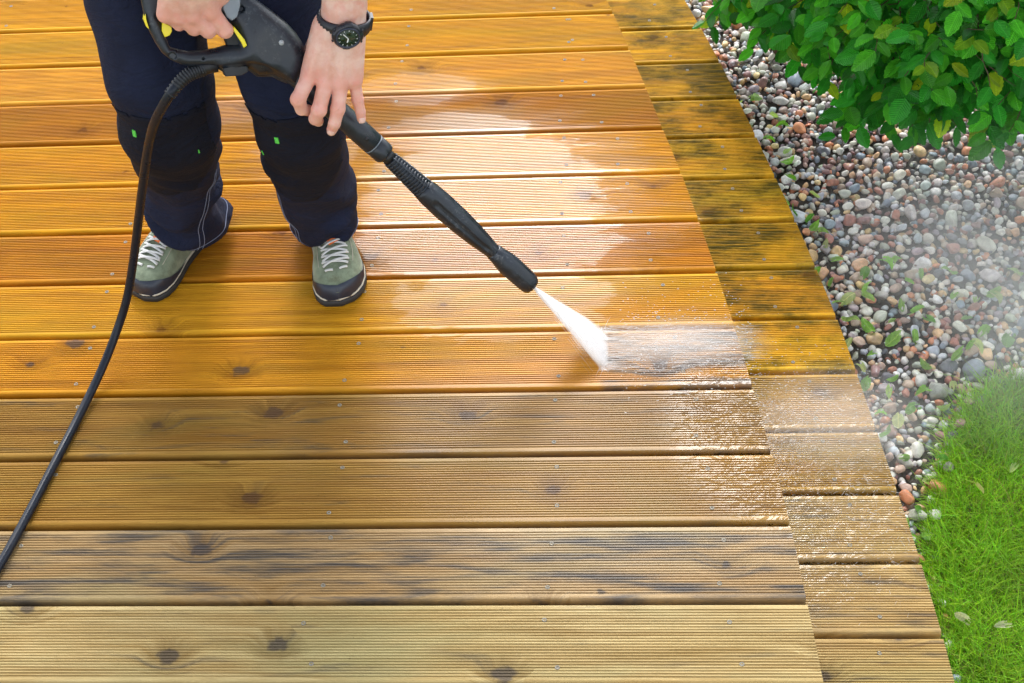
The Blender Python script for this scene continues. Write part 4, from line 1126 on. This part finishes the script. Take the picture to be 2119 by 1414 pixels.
# ribbed grip of the lance and its handle with long flutes
rb = [(.262, .0118)]
core = lambda s: float(np.interp(s, [.262, .29, .338, .357, .39, .43, .468, .50, .519], [.0132, .0152, .0182, .0208, .0218, .0212, .0187, .0152, .0132]))
for s in np.linspace(.262, .345, 12): rb.append((s, core(s) * .86))
hd = lathe('lance_handle', rb[:1] + [(s, core(s) * .84) for s in np.linspace(.264, .341, 10)] + [(.3425, core(.3425))] + [(s, core(s)) for s in np.linspace(.347, .519, 40)], PLAST, 64,
    lambda s, a: -.0034 * min(1, max(0, (s - .366) / .006)) * min(1, max(0, (.507 - s) / .01)) * (1 if abs(math.sin(2 * a + .5)) < .36 else 0))
for i, s in enumerate(np.linspace(.268, .339, 13)):
    r = core(s); b = MB()
    v = []; f = []; n = 48
    for (ds, rr) in ((-.0019, r * .83), (-.0016, r * .99), (.0004, r * 1.02), (.0016, r * .99), (.0019, r * .83)):
        for k in range(n):
            a = 2 * math.pi * k / n; g = -.0032 if abs(math.sin(2 * a + .95)) < .13 else 0
            v.append(GM @ Vector((s + ds, .0015 + (rr + g) * math.cos(a), (rr + g) * math.sin(a))))
    for q in range(4):
        for k in range(n): f.append((q * n + k, q * n + (k + 1) % n, (q + 1) * n + (k + 1) % n, (q + 1) * n + k))
    o = mobj('rib', v, f, PLAST, hd)
for a0 in (.3, 1.1, 1.9, 2.7, -.5):                  # spines that join the ribs
    b = MB(); b.tube([GM @ Vector((s, .0015 + core(s) * .93 * math.cos(a0), core(s) * .93 * math.sin(a0))) for s in np.linspace(.264, .344, 8)], .0018, 6); b.build('spine', PLAST, hd) if abs(a0 - 1.1) > .1 else None
lathe('nozzle', [(.5165, .0135), (.5185, .0150), (.530, .0162), (.545, .0190), (.556, .0202), (.600, .0198), (.611, .0184), (.6165, .0155), (.6185, .0095)], PLAST, 60,
    lambda s, a: -.0014 * min(1, max(0, (s - .560) / .004)) * min(1, max(0, (.611 - s) / .004)) * (1 if abs(math.sin(1.5 * a + .2)) < .5 else 0), .0010)
lathe('nozzle_orifice', [(.6170, .0060), (.6200, .0058), (.6202, .003)], DARKP, 24, None, .0010)
# clip below the shell and hose socket
slab('clip', [(-40, 70), (-28, 76.5), (-11, 59), (-7, 47), (-14, 42), (-30, 56)], -.012, .014, DARKP)
b = MB(); b.tube([GM @ Vector((-.0476, .0719, 0)), GM @ Vector((-.0579, .0858, 0)), GM @ Vector((-.0625, .094, 0))], .0115, 18); b.build('hose_socket', DARKP, gun)

# ------------------------------------------------------------------ hose
HOSE = plain('hose_rubber', (.006, .010, .019), .33, var=.35, nscale=60, bscale=800, bump=.3, Specular_IOR_Level=.3)
r0 = [GM @ Vector((s, t, 0)) for s, t in ((-.0579, .0878), (-.0642, .100), (-.0698, .114), (-.0719, .1322), (-.0705, .1546))]
hp = r0 + [Vector(p) for p in ((-.7233, 1.8177, .555), (-.7555, 1.8413, .49), (-.7932, 1.8604, .395), (-.8283, 1.8727, .3), (-.86, 1.8732, .21), (-.8896, 1.858, .13), (-.919, 1.832, .07), (-.9454, 1.7751, .028), (-.9673, 1.687, .0095), (-.9832, 1.5808, .0085), (-.9996, 1.4701, .0085), (-1.0183, 1.363, .0085), (-1.0477, 1.2495, .0085), (-1.1037, 1.1364, .0085), (-1.25, .95, .0085), (-1.6, .8, .0085), (-2.2, .9, .0085))]
hose = MB(); hose.tube(smoothpath(hp, 10), .0077, 18)
ho = hose.build('pressure_hose', HOSE); tag(ho, 'black rubber hose hanging from the gun and trailing over the deck', 'hose')
path = smoothpath(r0, 22); b = MB(); rr = []
for i in range(len(path)):
    t = i / (len(path) - 1); rr.append((.0125 - .0028 * t) - (.0022 if i % 6 < 2 else 0))
b.tube(path, rr, 22); b.build('bend_protector', plain('sleeve_rubber', (.010, .013, .018), .5), ho)
#PART4
# ------------------------------------------------------------------ water
def volume_material(name, build, aniso=.2):
    n = NT(name); v = n.n('ShaderNodeVolumePrincipled'); v.inputs['Color'].default_value = (.98, .985, .99, 1); v.inputs['Anisotropy'].default_value = aniso
    n.l(build(n), v.inputs['Density']); n.l(v.outputs[0], n.out.inputs['Volume']); return n.m
NZ = GM @ Vector((.6195, .001, 0)); IMP = Vector((-.0326, 1.8414, .0)); JL = (IMP - NZ).length
jx = (IMP - NZ).normalized(); jy = Vector((-.006, .105, 0)); jy = (jy - jx * jy.dot(jx)).normalized(); jz = jx.cross(jy)
JM = Matrix(((jx.x, jy.x, jz.x, NZ.x), (jx.y, jy.y, jz.y, NZ.y), (jx.z, jy.z, jz.z, NZ.z), (0, 0, 0, 1)))
def jw(t): return .0028 + .058 * t
def jt(t): return .0030 + .0085 * t
v = []; f = []; n_ = 20; m_ = 24
for i in range(m_ + 1):
    t = i / m_ * 1.03
    for k in range(n_):
        a = 2 * math.pi * k / n_; v.append((t * JL, jw(t) * math.cos(a), jt(t) * math.sin(a)))
for i in range(m_):
    for k in range(n_): f.append((i * n_ + k, i * n_ + (k + 1) % n_, (i + 1) * n_ + (k + 1) % n_, (i + 1) * n_ + k))
f += [tuple(range(n_ - 1, -1, -1)), tuple(range(m_ * n_, (m_ + 1) * n_))]
def jet_density(n):
    s = n.n('ShaderNodeSeparateXYZ'); n.l(n.obj(), s.inputs[0]); t = n.math('DIVIDE', s.outputs[0], JL)
    u = n.math('DIVIDE', s.outputs[1], n.math('MULTIPLY_ADD', t, .058, .0028)); w_ = n.math('DIVIDE', s.outputs[2], n.math('MULTIPLY_ADD', t, .0085, .0030))
    r2 = n.math('ADD', n.math('POWER', n.math('ABSOLUTE', u), 3.0), n.math('MULTIPLY', w_, w_))
    fall = n.ramp(r2, .0, 1.0, 1, 0)
    c = n.n('ShaderNodeCombineXYZ'); n.l(n.math('MULTIPLY', u, 14.0), c.inputs[0]); n.l(n.math('MULTIPLY', t, 2.5), c.inputs[1])
    st = n.ramp(n.noise(c.outputs[0], 1.0, 4, .65), .36, .62, .12, 1.0)
    return n.math('MULTIPLY', n.math('MULTIPLY', fall, st), n.ramp(t, 0, 1, 800, 260, smooth=False))
jet = mobj('water_jet', v, f, volume_material('jet_water', jet_density)); jet.matrix_world = JM
tag(jet, 'white fan of high pressure water shooting from the nozzle onto the deck', 'water jet')
def spray_material():
    n = NT('spray_drops')
    d = n.n('ShaderNodeBsdfPrincipled'); d.inputs['Base Color'].default_value = (.9, .92, .94, 1); d.inputs['Roughness'].default_value = .15
    t = n.n('ShaderNodeBsdfTranslucent'); t.inputs[0].default_value = (.9, .92, .94, 1); tr_ = n.n('ShaderNodeBsdfTransparent')
    m = n.n('ShaderNodeMixShader'); m.inputs[0].default_value = .5; n.l(d.outputs[0], m.inputs[1]); n.l(t.outputs[0], m.inputs[2])
    q = n.n('ShaderNodeMixShader'); q.inputs[0].default_value = .45; n.l(tr_.outputs[0], q.inputs[1]); n.l(m.outputs[0], q.inputs[2]); n.l(q.outputs[0], n.out.inputs['Surface']); return n.m
SPRAY = spray_material()
def strands(base, direc, length, width, bend, name):
    return ribbons(base, direc, length, width, bend, np.ones((len(base), 3)), name, SPRAY, 4)
N = 900; u = rng.normal(0, .55, N); t0_ = rng.uniform(0, .75, N); lw = np.array([jw(t) for t in t0_]); tip = rng.uniform(.1, .3, N)
jb0 = np.c_[t0_ * JL, u * lw, rng.normal(0, .4, N) * np.array([jt(t) for t in t0_])]
jd = np.c_[np.full(N, JL), u * .058, rng.normal(0, .3, N) * .0085]; jd /= np.linalg.norm(jd, axis=1)[:, None]
R3 = np.array(JM.to_3x3()); jb0 = jb0 @ R3.T + np.array(NZ); jd = jd @ R3.T
ln = np.minimum(tip * JL, (JL * 1.0 - t0_ * JL))
o = strands(jb0, jd, ln, rng.uniform(.0003, .0009, N), np.zeros((N, 3)) + np.array((0, 0, -.001)), 'jet_streaks'); tag(o, 'fine white streaks of water within the fan of the jet', 'spray', kind='stuff')
N = 520; th = rng.uniform(-1.9, 1.9, N); yv = rng.uniform(1.785, 1.897, N)
o = strands(np.c_[-.033 + rng.normal(0, .004, N), yv, np.full(N, .001)], np.c_[np.cos(th), np.sin(th) * .7, np.abs(rng.normal(.25, .3, N))], rng.exponential(.012, N) + .003, rng.uniform(.0003, .0009, N), np.c_[np.zeros((N, 2)), np.full(N, -.3)], 'splash_back'); tag(o, 'short white spatter thrown up where the jet strikes the board', 'spray', kind='stuff')
# low sheet thrown along the board, then off its end
N = 1000; q = rng.random(N) ** 1.7
base = np.c_[-.035 + q * .27, rng.uniform(1.783, 1.897, N), .0012 + rng.exponential(.0022, N)]
dv = np.c_[np.ones(N), rng.normal(0, .035, N), rng.normal(.03, .03, N)]
o = strands(base, dv, rng.uniform(.01, .05, N), rng.uniform(.0003, .0009, N), np.c_[np.zeros(N), rng.normal(0, .01, N), np.full(N, -.03)], 'water_spray')
tag(o, 'thin white streaks of spray sheeting along the board past the jet', 'spray', kind='stuff')
N = 3000; yy = np.concatenate([rng.normal(1.80, .05, N // 2), rng.normal(1.64, .09, N - N // 2)])
xx = np.array([up_edge(y) for y in yy]) + np.where(np.arange(N) < N // 2, rng.exponential(.06, N), rng.uniform(0, .26, N)); ok = xx < np.array([lo_edge(y) for y in yy]) - .005
xx, yy = xx[ok], yy[ok]; N = len(xx)
th = rng.normal(0, 1.0, N)
base = np.c_[xx, yy, -STEP + .0015 + rng.exponential(.005, N)]
o = strands(base, np.c_[np.cos(th), np.sin(th), rng.normal(.15, .3, N)], rng.uniform(.003, .014, N), rng.uniform(.0004, .0016, N), np.c_[-np.sin(th) * rng.normal(0, .6, N), np.cos(th) * rng.normal(0, .6, N), rng.normal(-.2, .2, N)], 'water_splash')
tag(o, 'white foaming splash water running over the lower step boards', 'splash', kind='stuff')
# drops in the air, one mesh
bm = bmesh.new(); bmesh.ops.create_icosphere(bm, subdivisions=1, radius=1.0); IV = np.array([p.co[:] for p in bm.verts]); IF = np.array([[g.index for g in q.verts] for q in bm.faces]); bm.free()
N = 2200; c = np.c_[rng.uniform(.0, .5, N), rng.normal(1.83, .07, N), np.abs(rng.normal(0, .05, N)) - .18]; c[:, 2] = np.where(c[:, 0] < .24, np.abs(rng.normal(.01, .02, N)), c[:, 2])
r = rng.uniform(.00025, .0008, N); st = rng.uniform(1, 3.5, N)
V = (IV[None] * r[:, None, None]) * np.stack([st, np.ones(N), np.ones(N)], 1)[:, None] + c[:, None]
o = soup('water_drops', V.reshape(-1, 3), (IF[None] + (np.arange(N) * len(IV))[:, None, None]).reshape(-1, 3), None, SPRAY)
tag(o, 'fine drops flying off the end of the wet boards', 'drops', kind='stuff')
# mist drifting over the pebbles
MC, MR = (.90, 2.14, -.10), (.60, .60, .20)
def ellipsoid(name, mat):
    bm = bmesh.new(); bmesh.ops.create_icosphere(bm, subdivisions=4, radius=1.0); me = bpy.data.meshes.new(name); bm.to_mesh(me); bm.free(); o = link(name, me, mat); return o
def mist_density(n):
    p = n.obj(); L = n.n('ShaderNodeVectorMath', operation='LENGTH'); n.l(p, L.inputs[0])
    fall = n.ramp(L.outputs['Value'], .15, 1.0, 1, 0)
    ns = n.ramp(n.noise(n.scale(p, 1.6, 1.6, 1.0), 1.3, 4, .6, .5), .3, .72, .15, 1.5)
    return n.math('MULTIPLY', n.math('MULTIPLY', fall, ns), 1.9)
o = ellipsoid('spray_mist', volume_material('mist', mist_density, .1)); o.location = MC; o.scale = MR
tag(o, 'white water mist drifting over the pebbles', 'mist', kind='stuff')
MC2 = (.10, 1.84, .012)
o = ellipsoid('spray_haze', volume_material('low_mist', lambda n: n.math('MULTIPLY', n.ramp((lambda L: (n.l(n.obj(), L.inputs[0]), L.outputs['Value'])[1])(n.n('ShaderNodeVectorMath', operation='LENGTH')), .1, 1.0, 1, 0), 16.0), .1)); o.location = MC2; o.scale = (.20, .074, .034)
tag(o, 'low white spray cloud clinging to the board beyond the jet', 'mist', kind='stuff')
o = ellipsoid('spray_haze', volume_material('step_mist', lambda n: n.math('MULTIPLY', n.ramp((lambda L: (n.l(n.obj(), L.inputs[0]), L.outputs['Value'])[1])(n.n('ShaderNodeVectorMath', operation='LENGTH')), .1, 1.0, 1, 0), 3.5), .1)); o.location = (.40, 1.78, -.14); o.scale = (.24, .16, .09)
tag(o, 'white spray cloud over the lower step boards', 'mist', kind='stuff')
